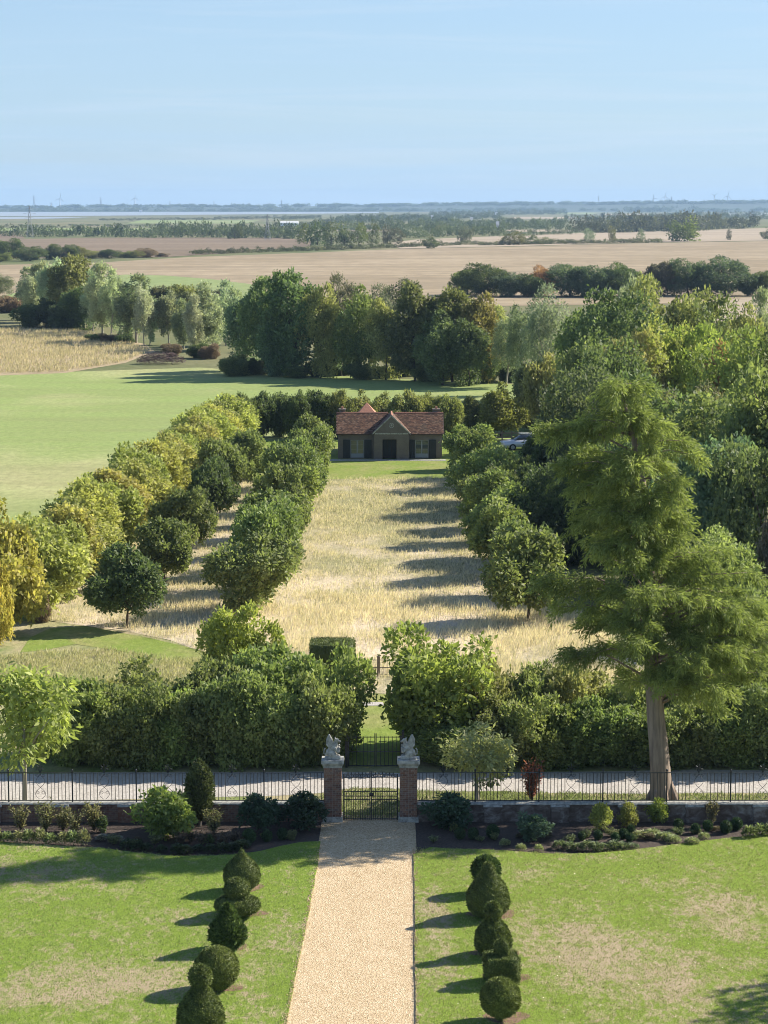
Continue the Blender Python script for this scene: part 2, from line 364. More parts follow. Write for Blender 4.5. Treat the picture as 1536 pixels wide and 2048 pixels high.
def sheet(name, pts, z, m, kind='structure', px=True, thick=0.0):
    P = [G(x, y, z) for x, y in pts] if px else [Vector((x, y, z)) for x, y in pts]
    bm = bmesh.new(); vs = [bm.verts.new(p) for p in P]; f = bm.faces.new(vs); bm.normal_update()
    if f.normal.z < 0: bmesh.ops.reverse_faces(bm, faces=[f])
    if thick:
        r = bmesh.ops.extrude_face_region(bm, geom=[f]); top = [v for v in r['geom'] if isinstance(v, bmesh.types.BMVert)]
        for v in bm.verts:
            if v not in top: v.co.z -= thick
    bmesh.ops.triangulate(bm, faces=bm.faces[:])
    bmesh.ops.recalc_face_normals(bm, faces=bm.faces[:])
    me = bpy.data.meshes.new(name); bm.to_mesh(me); bm.free(); me.materials.append(m)
    if not thick:
        me.update()
        if me.polygons[0].normal.z < 0: me.flip_normals()
    o = put(name, me); o['kind'] = kind; return o

# ------------------------------------------------------------------ foliage
def unit(a): return a / np.maximum(np.linalg.norm(a, axis=1, keepdims=True), 1e-9)
def rdir(n): return unit(RNG.normal(size=(n, 3)))
def leaf_mesh(name, p, d, nr, L, W, tint, m, extra=None):
    n = len(p); d = unit(d); s = unit(np.cross(d, nr)); nr = np.cross(s, d)
    L = np.broadcast_to(L, (n,))[:, None]; W = np.broadcast_to(W, (n,))[:, None]
    v = np.empty((n, 4, 3)); v[:, 0] = p; v[:, 1] = p + d * L * 0.5 + s * W * 0.5 + nr * W * 0.12; v[:, 2] = p + d * L; v[:, 3] = p + d * L * 0.5 - s * W * 0.5 + nr * W * 0.12
    V = v.reshape(-1, 3); nv = 4 * n; ne = 0; ef = []
    if extra: ev, ef = extra; V = np.vstack([V, np.array(ev)]); ne = len(ef)
    me = bpy.data.meshes.new(name); me.vertices.add(len(V)); me.vertices.foreach_set('co', V.astype(np.float32).ravel())
    me.loops.add(4 * (n + ne)); idx = np.arange(nv)
    if ne: idx = np.concatenate([idx, (np.array(ef) + nv).ravel()])
    me.loops.foreach_set('vertex_index', idx.astype(np.int32)); me.polygons.add(n + ne)
    me.polygons.foreach_set('loop_start', np.arange(0, 4 * (n + ne), 4, dtype=np.int32))
    a = me.attributes.new('tint', 'FLOAT', 'FACE'); tt = np.concatenate([np.asarray(tint, float), np.full(ne, 0.35)])
    a.data.foreach_set('value', tt.astype(np.float32)); me.materials.append(m); me.update(calc_edges=True); me.validate(); return me

def lobes_for(rx, rz, cz, n, r0, r1, shape):
    out = []
    for i in range(n):
        d = rdir(1)[0]; q = RNG.uniform(0.30, 0.98)
        z = d[2] * q; k = 1.0
        if shape == 'cone': k = max(0.25, 1.0 - 0.75 * (z + 0.8) / 1.6)
        if shape == 'egg': k = max(0.4, 1.0 - 0.42 * max(0, z) / 0.8)
        if shape == 'vase': k = 0.6 + 0.5 * (z + 0.8) / 1.6
        r = (r0 * 0.8 + (r1 * 1.15 - r0 * 0.8) * RNG.random() ** 1.3) * (0.6 + 0.4 * k) * (1.25 - 0.45 * q)
        out.append((d[0] * q * rx * k, d[1] * q * rx * k, cz + z * rz, r))
    return np.array(out)
def crown_mesh(name, rx, rz, cz, nl, r0, r1, twigs, k, L, spread, droop=0.0, shape='round', m='leaf', zmin=None, up=0.0, wratio=0.55, fill=0.12):
    lb = lobes_for(rx, rz, cz, nl, r0, r1, shape)
    w = lb[:, 3] ** 2; w /= w.sum(); pts = np.empty((0, 3)); out = np.empty((0, 3)); cen = np.array([0, 0, cz])
    while len(pts) < twigs:
        n = twigs * 2; i = RNG.choice(len(lb), n, p=w); d = rdir(n); d[:, 2] += 0.15; d = unit(d)
        d = unit(d + 0.35 * unit((lb[i, :3] - cen) / np.array([rx, rx, rz]) + 1e-6))
        P = lb[i, :3] + d * (lb[i, 3] * (1.10 - 0.5 * RNG.random(n) ** 1.6))[:, None]
        dist = np.linalg.norm(P[:, None, :] - lb[None, :, :3], axis=2) / lb[None, :, 3]
        keep = (dist < 0.52).sum(1) == 0
        keep |= RNG.random(n) < fill
        if zmin is not None: keep &= P[:, 2] > zmin
        pts = np.vstack([pts, P[keep]]); out = np.vstack([out, d[keep]])
    pts = pts[:twigs]; out = out[:twigs]; tw = RNG.random(twigs)
    # broad clump-to-clump variety of leaf colour
    ph = RNG.uniform(0, 6, 3); cl = 0.5 + 0.5 * np.sin(pts @ (rdir(1)[0] * 9 / max(rx, rz) / 2) + ph[0]) * np.sin(pts @ (rdir(1)[0] * 9 / max(rx, rz) / 2) + ph[1])
    p = np.repeat(pts, k, 0) + RNG.normal(size=(twigs * k, 3)) * spread; o = np.repeat(out, k, 0)
    d = o * 0.55 + rdir(twigs * k) * 0.85; d[:, 2] += up - droop
    nr = rdir(twigs * k) + o * 0.7; nr[:, 2] += 0.5
    if zmin is not None: p[:, 2] = np.maximum(p[:, 2], zmin)
    t = 0.40 * RNG.random(twigs * k) + 0.30 * np.repeat(tw, k) + 0.30 * np.repeat(cl, k)
    Ls = L * RNG.uniform(0.7, 1.3, twigs * k)
    return leaf_mesh(name, p, d, unit(nr), Ls, Ls * wratio, t, M[m]), lb
def trunk_mesh(name, h, r, lb, m, nlimb=6, lean=0.03, base=0.0):
    b = MB(); x = random.uniform(-lean, lean); y = random.uniform(-lean, lean)
    b.tube([(0, 0, -0.02), (0, 0, 0.02), (x * 0.4, y * 0.4, h * 0.5), (x, y, h), (x * 1.3, y * 1.3, h * 1.5)], [r * 1.55, r * 1.15, r, r * 0.8, r * 0.4], 8)
    for i in range(min(nlimb, len(lb))):
        c = Vector(lb[i, :3]); st = Vector((x * 0.8, y * 0.8, h * random.uniform(0.75, 1.15)))
        mid = st.lerp(c, 0.5) + Vector((0, 0, 0.05 * (c.z - st.z))); b.tube([st, mid, c], [r * 0.5, r * 0.34, r * 0.12], 5)
    return b.mesh(name, M[m], True)

PROTO = {}
def proto(kind, n, fn): PROTO[kind] = [fn(i) for i in range(n)]
def oak(i):
    c, lb = crown_mesh('oak_crown', 0.50, 0.44, 0.58, 20, 0.09, 0.23, 1350, 7, 0.058, 0.028)
    return trunk_mesh('oak_trunk', 0.32, 0.016, lb, 'bark', 9), c
def lime(i):
    c, lb = crown_mesh('lime_crown', 0.46, 0.48, 0.52, 28, 0.11, 0.20, 1700, 7, 0.050, 0.026, 0.10, 'egg', zmin=0.03, up=0.15)
    return trunk_mesh('lime_trunk', 0.2, 0.018, lb, 'bark', 7), c
def wood(i):
    c, lb = crown_mesh('wood_crown', 0.40, 0.47, 0.52, 34, 0.08, 0.16, 1900, 7, 0.036, 0.018, 0.0, 'egg', zmin=0.03)
    return trunk_mesh('wood_trunk', 0.3, 0.014, lb, 'bark', 12), c
def broad(i):
    c, lb = crown_mesh('broad_crown', 0.55, 0.47, 0.5, 44, 0.09, 0.19, 2300, 7, 0.036, 0.018, 0.0, 'round', zmin=0.02, up=0.1)
    return trunk_mesh('broad_trunk', 0.25, 0.022, lb, 'bark', 8), c
def poplar(i):
    c, lb = crown_mesh('poplar_crown', 0.25, 0.47, 0.52, 30, 0.05, 0.11, 1500, 6, 0.032, 0.020, -0.1, 'egg', up=0.45)
    return trunk_mesh('poplar_trunk', 0.4, 0.013, lb, 'pale_bark', 10), c
def willow(i):
    c, lb = crown_mesh('willow_crown', 0.35, 0.45, 0.53, 28, 0.07, 0.14, 1500, 6, 0.034, 0.020, 0.2, 'round', up=0.0, wratio=0.35)
    return trunk_mesh('willow_trunk', 0.32, 0.016, lb, 'pale_bark', 10), c
def bush(i):
    c, lb = crown_mesh('bush_foliage', 0.52, 0.55, 0.42, 34, 0.09, 0.24, 2000, 7, 0.054, 0.028, 0.0, 'vase', zmin=0.0, up=0.2)
    return trunk_mesh('bush_stem', 0.15, 0.015, lb, 'bark', 8), c
def far(i):
    c, lb = crown_mesh('far_crown', 0.50, 0.48, 0.48, 16, 0.12, 0.25, 260, 4, 0.085, 0.035, zmin=0.0, fill=0.05)
    return trunk_mesh('far_trunk', 0.25, 0.02, lb, 'bark', 3), c
proto('oak', 8, oak); proto('lime', 4, lime); proto('wood', 5, wood); proto('broad', 4, broad); proto('poplar', 5, poplar)
proto('willow', 3, willow); proto('bush', 5, bush); proto('far', 5, far)
ASPECT = dict(oak=1.05, lime=0.95, wood=0.80, broad=1.15, poplar=0.50, willow=0.75, bush=1.10, far=1.10)
CNT = {}
def jitter(c, a=0.12):
    k = random.uniform(1 - a, 1 + a); return tuple(max(0.004, x * k * random.uniform(1 - a / 2, 1 + a / 2)) for x in c)
def size_of(cm):
    n = len(cm.vertices); co = np.empty(n * 3); cm.vertices.foreach_get('co', co); co = co.reshape(-1, 3)
    return 2 * np.percentile(np.hypot(co[:, 0], co[:, 1]), 96.5), np.percentile(co[:, 2], 99.6)
SIZES = {}
def grow(kind, name, label, cat, group, P, h, w, col, part='crown', trunk=True, tname='trunk'):
    i = CNT.get(kind, 0); CNT[kind] = i + 1; tm, cm = PROTO[kind][i % len(PROTO[kind])]
    e = empty(name, P, random.uniform(0, 6.28)); 
    if cm.name not in SIZES: SIZES[cm.name] = size_of(cm)
    cw, chh = SIZES[cm.name]; s = w / cw; k2 = random.uniform(0.90, 1.10); e.scale = (s * k2, s / k2, h / chh); e.rotation_euler.x = random.uniform(-0.05, 0.05); e.rotation_euler.y = random.uniform(-0.05, 0.05); tag(e, label, cat, group)
    put(part, cm, e, color=col)
    if trunk: put(tname, tm, e)
    return e
def tree(kind, name, label, cat, group, bx, by, ty, wpx, col, **kw):
    P = G(bx, by); h = AT(bx, ty, P.y).z; w = wpx / PPM(P.y, h * 0.5)
    return grow(kind, name, label, cat, group, P, h, w, jitter(col), **kw)

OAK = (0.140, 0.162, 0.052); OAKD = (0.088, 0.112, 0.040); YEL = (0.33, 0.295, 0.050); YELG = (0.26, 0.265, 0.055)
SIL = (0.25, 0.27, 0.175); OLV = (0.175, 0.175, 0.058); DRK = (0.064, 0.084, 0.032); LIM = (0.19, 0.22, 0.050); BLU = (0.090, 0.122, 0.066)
RUS = (0.26, 0.145, 0.065); BRN = (0.18, 0.125, 0.085); MID = (0.165, 0.195, 0.055); GOLD = (0.55, 0.37, 0.045)
ORD = ['nearest', 'second', 'third', 'fourth', 'fifth', 'sixth', 'seventh', 'eighth', 'ninth', 'tenth', 'eleventh', 'twelfth', 'thirteenth', 'fourteenth', 'fifteenth', 'sixteenth', 'seventeenth', 'eighteenth', 'nineteenth', 'twentieth', 'twenty first', 'twenty second']
# ================================================================== SETTING: ground, fields, water
WY = 79.7                                                     # front face of the garden wall
sheet('ground', [(-14000, -120), (14000, -120), (14000, 15500), (-14000, 15500)], 0, M['ground'], px=False)
sheet('flower_bed', [(-40, 70), (40, 70), (40, WY + 0.1), (-40, WY + 0.1)], 0.022, M['soil'], px=False)
PE_L = [(505, 2400), (573, 2048), (598, 1920), (618, 1820), (634, 1735), (642, 1680), (648, 1645)]
def ragged(pts, a=1.3, step=16):
    out = []
    for (xa, ya), (xb, yb) in zip(pts[:-1], pts[1:]):
        n = max(1, int(math.hypot(xb - xa, yb - ya) / step))
        for i in range(n): out.append((xa + (xb - xa) * i / n + random.uniform(-a, a), ya + (yb - ya) * i / n))
    return out + [pts[-1]]
PE_L = ragged(PE_L)
PE_R = [(825, 1645), (827, 1690), (829, 1800), (831, 1930), (832, 2048), (834, 2400)]
PE_R = ragged(PE_R)
sheet('gravel_path', [(x - 5, y) for x, y in PE_L] + [(684, 1630), (800, 1630)] + [(x + 5, y) for x, y in PE_R], 0.032, M['gravel'])
sheet('lawn', [(-900, 2400)] + [q for q in PE_L if q[1] > 1684] + [(641, 1682), (600, 1684), (560, 1692), (520, 1702), (480, 1708), (430, 1711), (350, 1712), (290, 1707), (250, 1702), (200, 1695), (100, 1690), (40, 1685), (0, 1683), (-200, 1676), (-900, 1676)], 0.075, M['lawn'], thick=0.06)
sheet('lawn', [(2400, 2400)] + [q for q in PE_R[::-1] if q[1] > 1692] + [(860, 1694), (900, 1697), (950, 1698), (1000, 1700), (1050, 1704), (1100, 1707), (1150, 1707), (1200, 1705), (1250, 1701), (1300, 1695), (1400, 1682), (1470, 1674), (1536, 1668), (1700, 1662), (2400, 1660)], 0.075, M['lawn'], thick=0.06)
sheet('verge', [(-60, WY + 0.2), (60, WY + 0.2), (60, 104), (-60, 104)], 0.006, M['verge'], px=False)
sheet('drive', [(-400, 1612), (0, 1607), (120, 1604), (200, 1600), (420, 1594), (560, 1591), (640, 1586), (700, 1577), (760, 1575), (830, 1581), (900, 1583), (1000, 1582), (1100, 1586), (1300, 1588), (1420, 1585), (1536, 1586), (2000, 1584), (2000, 1538), (1536, 1541), (1400, 1539), (1200, 1543), (800, 1546), (640, 1543), (300, 1546), (0, 1548), (-400, 1550)], 0.014, M['chalk'])
sheet('orchard_grass', [(690, 1532), (812, 1532), (800, 1385), (700, 1385)], 0.014, M['bright_grass'])
sheet('cross_path', [(700, 1411), (770, 1411), (765, 1404), (705, 1404)], 0.022, M['chalk'])
sheet('pasture', [(-900, 1330), (60, 1262), (180, 1150), (480, 890), (1060, 890), (1060, 772), (1000, 766), (800, 758), (560, 746), (400, 735), (0, 748), (-900, 755)], 0.012, M['field'])
sheet('rough_grass', [(-300, 1460), (420, 1400), (620, 1370), (600, 1340), (430, 1300), (250, 1262), (120, 1245), (60, 1240), (-300, 1300)], 0.018, M['verge'])
MEADOW = [(560, 1375), (500, 1345), (425, 1312), (340, 1280), (250, 1262), (120, 1245), (70, 1235), (160, 1160), (330, 1040), (470, 957), (560, 954), (700, 958), (840, 957), (1010, 955), (1060, 1050), (1130, 1200), (1330, 1375), (900, 1395)]
sheet('dry_meadow', MEADOW, 0.024, M['meadow'])
sheet('mown_path', [(40, 1305), (60, 1275), (100, 1256), (170, 1252), (300, 1276), (420, 1305), (520, 1345), (420, 1345), (330, 1322), (240, 1302), (150, 1288), (90, 1300)], 0.03, M['bright_grass'])
sheet('house_lawn', [(470, 960), (700, 958), (900, 958), (1075, 960), (1065, 878), (470, 882)], 0.034, M['bright_grass'])
sheet('straw_field', [(-600, 757), (0, 751), (130, 746), (250, 726), (310, 703), (290, 688), (230, 676), (150, 662), (0, 655), (-600, 650)], 0.03, M['straw_field'])
sheet('stubble_field', [(-900, 640), (0, 600), (200, 596), (480, 598), (700, 606), (1000, 612), (1536, 604), (2600, 604), (2600, 474), (1536, 482), (1250, 487), (1000, 494), (800, 498), (600, 506), (380, 514), (200, 525), (0, 530), (-900, 540)], 0.06, M['stubble'])
sheet('green_field', [(-900, 612), (0, 592), (60, 580), (140, 562), (250, 549), (330, 551), (420, 558), (500, 568), (530, 580), (530, 596), (200, 602)], 0.10, M['far_green'])
sheet('grey_field', [(1420, 645), (1440, 600), (1536, 592), (1900, 590), (1900, 650)], 0.10, M['pale_field'])
sheet('ploughed_field', [(-900, 518), (0, 516), (330, 514), (500, 503), (620, 492), (625, 481), (560, 475), (160, 476), (0, 479), (-900, 480)], 0.12, M['plough'])
sheet('ploughed_field', [(-900, 479), (-10, 478), (50, 477), (40, 467), (-900, 465)], 0.16, M['plough'])
sheet('pale_field', [(800, 497), (780, 486), (830, 479), (1000, 472), (1130, 466), (1340, 462), (1536, 456), (2600, 450), (2600, 474), (1536, 481), (1250, 486), (1000, 493)], 0.14, M['pale_field'])
for nm, x0, x1, y0, y1, mm in (('far_field', 250, 520, 447, 440.5, 'far_green'), ('far_field', 560, 800, 462, 458, 'pale_field'), ('far_field', 1010, 1190, 437.5, 433.5, 'pale_field'), ('far_field', 1060, 1130, 449, 444, 'far_green'),
                               ('far_field', 1085, 1200, 428, 425, 'far_green'), ('far_field', 1200, 1300, 431, 427.5, 'pale_field'), ('far_field', 1310, 1420, 421, 417.5, 'sheeting'), ('far_field', 1440, 1600, 431, 426, 'sheeting'),
                               ('far_field', 1180, 1330, 422.5, 420.5, 'sheeting'), ('far_field', 960, 1040, 429, 427.5, 'pale_field'), ('far_field', -200, 330, 462, 456, 'far_green'), ('far_field', 1000, 1150, 464, 459, 'pale_field')):
    sk = (x1 - x0) * 0.12; sheet(nm, [(x0, y0), (x1 - sk, y0 + 0.3), (x1, y1 + 0.2), (x0 + sk, y1)], 0.3, M[mm])
sheet('estuary_water', [(-2600, 432.5), (100, 432.5), (300, 430.5), (450, 429), (620, 427.5), (760, 425.8), (760, 423.4), (-2600, 423.4)], 0.35, M['water'])
sheet('estuary_water', [(-300, 439), (25, 438), (90, 437.5), (180, 435.5), (120, 434), (-300, 434)], 0.35, M['water'])

def ridge(name, pts, y_front, y_crest, y_back):
    b = MB(); n = len(pts)
    for x, ty in pts:
        X = AT(x, 412, y_crest).x; z = AT(x, ty, y_crest).z
        b.v += [(X * y_front / y_crest, y_front, 0.4), (X * 0.97, (y_front + y_crest) / 2, z * 0.62), (X, y_crest, z), (X * 1.05, y_back, 0.2)]
    for i in range(n - 1):
        for j in range(3): b.f.append((4 * i + j, 4 * i + 4 + j, 4 * i + 5 + j, 4 * i + 1 + j))
    o = b.build(name, M['hill']); o['kind'] = 'structure'; return o
RP = [(-900, 416), (-300, 415), (0, 415.5), (150, 414), (300, 413), (450, 414), (600, 413), (700, 412), (760, 411), (900, 410), (1100, 408.5), (1250, 406.5), (1400, 405), (1536, 404), (2000, 403), (2600, 404)]
xs = np.arange(-900, 2601, 20.0); ys = np.interp(xs, [p[0] for p in RP], [p[1] for p in RP]) + 0.5 * np.sin(xs / 37) + 0.4 * np.sin(xs / 91)
ridge('far_hills', list(zip(xs, ys)), 8300, 9400, 11000)

# ================================================================== HOUSE on the axis
HY = G(780, 918).y; HP = Vector((G(780, 918).x, HY, 0))
HX = lambda px, Y=HY: AT(px, 900, Y).x - HP.x
HZ = lambda py, Y=HY: AT(780, py, Y).z
hs = empty('garden_house', HP); tag(hs, 'single storey brick garden house with red tiled roof and central gable', 'house')
x0, x1 = HX(676), HX(884); D = 5.4; EZ = 2.32; RZ = 3.78; gx0, gx1 = HX(748), HX(818); gc = (gx0 + gx1) / 2; GP = 0.85
wx = [(HX(701), HX(728)), (HX(830), HX(857))]; ox0, ox1 = HX(765), HX(793)
b = MB()                                                     # front wall with real openings, then the other three walls
wz0, wz1 = 0.12, HZ(880)
def wall_run(a, c, z0, z1, y=0.0): b.box(a, c, y, y + 0.25, z0, z1)
wall_run(x0, wx[0][0], 0, EZ); wall_run(*wx[0], wz1, EZ); wall_run(*wx[0], 0, wz0); wall_run(wx[0][1], gx0, 0, EZ)
wall_run(gx1, wx[1][0], 0, EZ); wall_run(*wx[1], wz1, EZ); wall_run(*wx[1], 0, wz0); wall_run(wx[1][1], x1, 0, EZ)
b.box(x0, x0 + 0.25, 0.25, D, 0, EZ); b.box(x1 - 0.25, x1, 0.25, D, 0, EZ); b.box(x0 + 0.25, x1 - 0.25, D - 0.25, D, 0, EZ)
for xx in (x0 + 0.02, x1 - 0.27): b.prism([(0.05, EZ), (D - 0.05, EZ), (D / 2, RZ - 0.1)], 'x', xx, xx + 0.25)
b.build('wall', M['housewall'], hs)
b = MB(); oz = HZ(877)                                       # projecting centre bay
b.box(gx0, ox0, -GP, 0.3, 0, EZ); b.box(ox1, gx1, -GP, 0.3, 0, EZ); b.box(ox0, ox1, -GP, 0.3, oz, EZ)
gz = RZ + 0.12
b.prism([(gx0, EZ), (gx1, EZ), (gc, gz - 0.06)], 'y', -GP, 0.3)
b.build('central_bay', M['housewall'], hs)
dr = MB().box(ox0 + 0.02, ox1 - 0.02, -0.02, 0.04, 0.1, oz - 0.01).build('door', M['dark'], hs)
for i in range(3):
    w = (ox1 - ox0 - 0.1) / 3; MB().box(ox0 + 0.06 + i * w, ox0 + 0.02 + (i + 1) * w, -0.05, -0.023, 0.3, oz - 0.12).build('shade_toned_panel', M['shutter'], dr)  # near-black panels in place of panes, coloured to read as a dark opening
MB().box(gx0 + 0.1, gx1 - 0.1, -GP - 0.03, -GP - 0.003, EZ - 0.06, EZ + 0.05).build('string_course', M['stone'], hs)
b = MB(); cz = EZ + 0.72
b.tube([(gc + 0.2 * math.cos(a), -GP - 0.02, cz + 0.2 * math.sin(a)) for a in np.linspace(0, 6.283, 17)], 0.025, 5); b.box(gc - 0.08, gc + 0.08, -GP - 0.03, -GP - 0.003, cz - 0.08, cz + 0.1)
b.build('stone_roundel', M['stone'], hs)
b = MB()
for sx in (-1, 1):                                           # pale verge boards of the gable
    e = (gx0 - 0.12) if sx < 0 else (gx1 + 0.12)
    b.prism([(e, EZ - 0.1), (e, EZ + 0.04), (gc, gz + 0.06), (gc, gz - 0.08)], 'y', -GP - 0.08, -GP - 0.005)
b.build('gable_board', M['stone'], hs)
for (a, c) in ((x0 - 0.15, gx0 - 0.002), (gx1 + 0.002, x1 + 0.15)): MB().box(a, c, -0.12, -0.001, EZ - 0.12, EZ - 0.02).build('gutter', M['iron'], hs)
MB().box(x0 - 0.9, x1 + 0.3, -GP - 0.9, -GP - 0.002, -0.02, 0.06).build('terrace', M['stone'], hs)
for (a, c) in wx:
    wn = MB(); t = 0.05
    wn.box(a, a + t, 0.08, 0.14, wz0, wz1); wn.box(c - t, c, 0.08, 0.14, wz0, wz1); wn.box(a + t, c - t, 0.08, 0.14, wz1 - t, wz1); wn.box(a + t, c - t, 0.08, 0.14, wz0, wz0 + 0.35)
    wn.box((a + c) / 2 - 0.04, (a + c) / 2 + 0.04, 0.075, 0.135, wz0 + 0.35, wz1 - t)
    wo = wn.build('french_window', M['frame'], hs); pz = np.linspace(wz0 + 0.35, wz1 - t, 4)
    for (l, r) in ((a + t, (a + c) / 2 - 0.04), ((a + c) / 2 + 0.04, c - t)):
        for i in range(3):
            MB().box(l + 0.012, r - 0.012, 0.1, 0.115, pz[i] + 0.014, pz[i + 1] - 0.014).build('pane', M['glass'], wo)
    MB().box(a, c, 0.125, 0.132, wz0 + 0.3, wz1).build('curtain', M['frame'], wo)
for (a, c) in ((HX(686), HX(700.5)), (HX(728.5), HX(743)), (HX(819), HX(829.5)), (HX(857.5), HX(872))):
    sh = MB().box(a, c, -0.06, -0.003, 0.1, wz1 + 0.03).build('shutter', M['shutter'], hs)
    for i in range(6):
        z = 0.2 + i * (wz1 - 0.25) / 6; MB().box(a + 0.08, c - 0.08, -0.075, -0.06, z, z + (wz1 - 0.25) / 6 - 0.08).build('slat', M['shutter'], sh)
# roofs: solid slabs with tile courses laid on them
tiles_v, tiles_f, tiles_t = [], [], []
def tile_slope(p0, ux, uy, W, Lh, tw=0.17, th=0.12, clip=None):
    ux = Vector(ux).normalized(); uy = Vector(uy).normalized(); nn = ux.cross(uy)
    if nn.z < 0: nn = -nn
    p0 = Vector(p0)
    for r in range(int(Lh / th)):
        off = (r % 2) * tw / 2
        for c in range(int(W / tw)):
            u = c * tw + off; v = r * th
            if clip and not clip(u + tw / 2, v + th / 2): continue
            a = p0 + ux * (u + 0.004) + uy * v + nn * 0.045; l = len(tiles_v)
            lift = nn * random.uniform(0, 0.012)
            q = [a + lift, a + ux * (tw - 0.008) + lift, a + ux * (tw - 0.008) + uy * th - nn * 0.025, a + uy * th - nn * 0.025]
            q += [x - nn * 0.03 for x in q[:2]]
            tiles_v.extend(tuple(x) for x in q); tiles_f.extend([(l, l + 1, l + 2, l + 3), (l + 4, l + 5, l + 1, l)]); t = random.random(); tiles_t.extend([t, t])
rx0, rx1 = x0 - 0.18, x1 + 0.18; oy = 0.22; mid = D / 2; sl = (RZ - EZ) / mid
b = MB(); ez = EZ - oy * sl
b.prism([(-oy, ez - 0.04), (mid, RZ - 0.04), (D + oy, ez - 0.04), (D + oy, ez + 0.02), (mid, RZ + 0.02), (-oy, ez + 0.02)], 'x', rx0, rx1)
b.prism([(gx0 - 0.12, EZ - 0.02), (gc, gz - 0.02), (gx1 + 0.12, EZ - 0.02), (gx1 + 0.12, EZ + 0.02), (gc, gz + 0.02), (gx0 - 0.12, EZ + 0.02)], 'y', -GP - 0.06, mid)
roof = b.build('roof', M['tile'], hs)
Ls = math.hypot(mid + oy, RZ - ez); cosr = (mid + oy) / Ls
gslope = (gz - EZ) / (gc - gx0 + 0.12)
def clip_main(u, v):
    X = rx0 + u; z = ez + v * (RZ - ez) / Ls; half = (gz - z) / gslope
    return abs(X - gc) > half
tile_slope((rx0, -oy, ez), (1, 0, 0), (0, mid + oy, RZ - ez), rx1 - rx0, Ls, clip=clip_main)
tile_slope((rx0, D + oy, ez), (1, 0, 0), (0, -mid - oy, RZ - ez), rx1 - rx0, Ls)
Lg = math.hypot(gc - gx0 + 0.12, gz - EZ)
def clip_g(u, v):
    z = EZ + v * (gz - EZ) / Lg; yy = -GP - 0.06 + u
    return yy < (z - ez) / ((RZ - ez) / (mid + oy)) - oy + 0.1
tile_slope((gx0 - 0.12, -GP - 0.06, EZ), (0, 1, 0), (gc - gx0 + 0.12, 0, gz - EZ), mid + GP, Lg, clip=clip_g)
tile_slope((gx1 + 0.12, -GP - 0.06, EZ), (0, 1, 0), (gc - gx1 - 0.12, 0, gz - EZ), mid + GP, Lg, clip=clip_g)
me = bpy.data.meshes.new('roof_tiles'); me.from_pydata(tiles_v, [], tiles_f); a = me.attributes.new('tint', 'FLOAT', 'FACE'); a.data.foreach_set('value', tiles_t); me.materials.append(M['tile'])
put('roof_tiles', me, roof)['kind'] = 'stuff'
MB().tube([(rx0, mid, RZ + 0.03), (gc - 0.3, mid, RZ + 0.03)], 0.08, 8).tube([(gc + 0.3, mid, RZ + 0.03), (rx1, mid, RZ + 0.03)], 0.08, 8).tube([(gc, -GP - 0.05, gz + 0.02), (gc, mid, gz + 0.02)], 0.08, 8).build('ridge_tiles', M['terracotta'], roof)
for cx, cw in ((x0 + 0.32, 0.26), (x1 - 0.45, 0.30)):
    ch = MB().box(cx - cw, cx + cw, mid + 0.1, mid + 0.75, EZ, RZ + 0.28).box(cx - cw - 0.05, cx + cw + 0.05, mid + 0.04, mid + 0.81, RZ + 0.28, RZ + 0.36).build('chimney', M['housewall'], hs)
    MB().tube([(cx, mid + 0.42, RZ + 0.36), (cx, mid + 0.42, RZ + 0.58)], [0.11, 0.09], 10).build('chimney_pot', M['terracotta'], ch)
ry = D + 2.2; rc = HX(734, HY + ry)
b = MB().box(rc - 1.1, rc + 1.1, D + 0.25, D + 3.6, 0, 2.9); n = len(b.v)
b.build('rear_wing', M['housewall'], hs)
b = MB(); b.v += [(rc - 1.25, D + 0.28, 2.9), (rc + 1.25, D + 0.28, 2.9), (rc + 1.25, D + 3.75, 2.9), (rc - 1.25, D + 3.75, 2.9), (rc, D + 2, 4.35)]
b.f += [(0, 1, 4), (1, 2, 4), (2, 3, 4), (3, 0, 4), (3, 2, 1, 0)]; b.build('rear_roof', M['terracotta'], hs)
b = MB(); b.ball((x1 + 0.2, -0.25, 1.75), (0.16, 0.06, 0.16), 12, 6); b.tube([(x1 - 0.01, 0.1, 1.6), (x1 + 0.2, -0.2, 1.7)], 0.02, 5); b.build('satellite_dish', M['white'], hs)

# post and rail fence and a car in the yard beside the house
fp = G(985, 884); fe = G(1062, 884); pf = empty('rail_fence', fp); tag(pf, 'low post and rail timber fence right of the garden house', 'fence')
L = (fe - fp).length
for i in range(5): MB().box(-0.06, 0.06, -0.06, 0.06, 0, 1.0).build('post', M['wood'], pf, loc=(L * i / 4, 0, 0))
for z in (0.45, 0.85): MB().box(0, L, -0.09, -0.062, z - 0.06, z + 0.06).build('rail', M['wood'], pf)
car = empty('parked_car', G(1047, 899), math.radians(12)); tag(car, 'silver hatchback parked beyond the avenue, half hidden by a dark bush', 'car')
def loft(secs, m, name, parent, smooth=True):
    b = MB(); k = len(secs[0])
    for s_ in secs: b.v += [tuple(p) for p in s_]
    for i in range(len(secs) - 1):
        for j in range(k): q = (j + 1) % k; b.f.append((i * k + j, i * k + q, (i + 1) * k + q, (i + 1) * k + j))
    b.f.append(tuple(reversed(range(k)))); b.f.append(tuple((len(secs) - 1) * k + j for j in range(k)))
    return b.build(name, m, parent, smooth)
secs = []
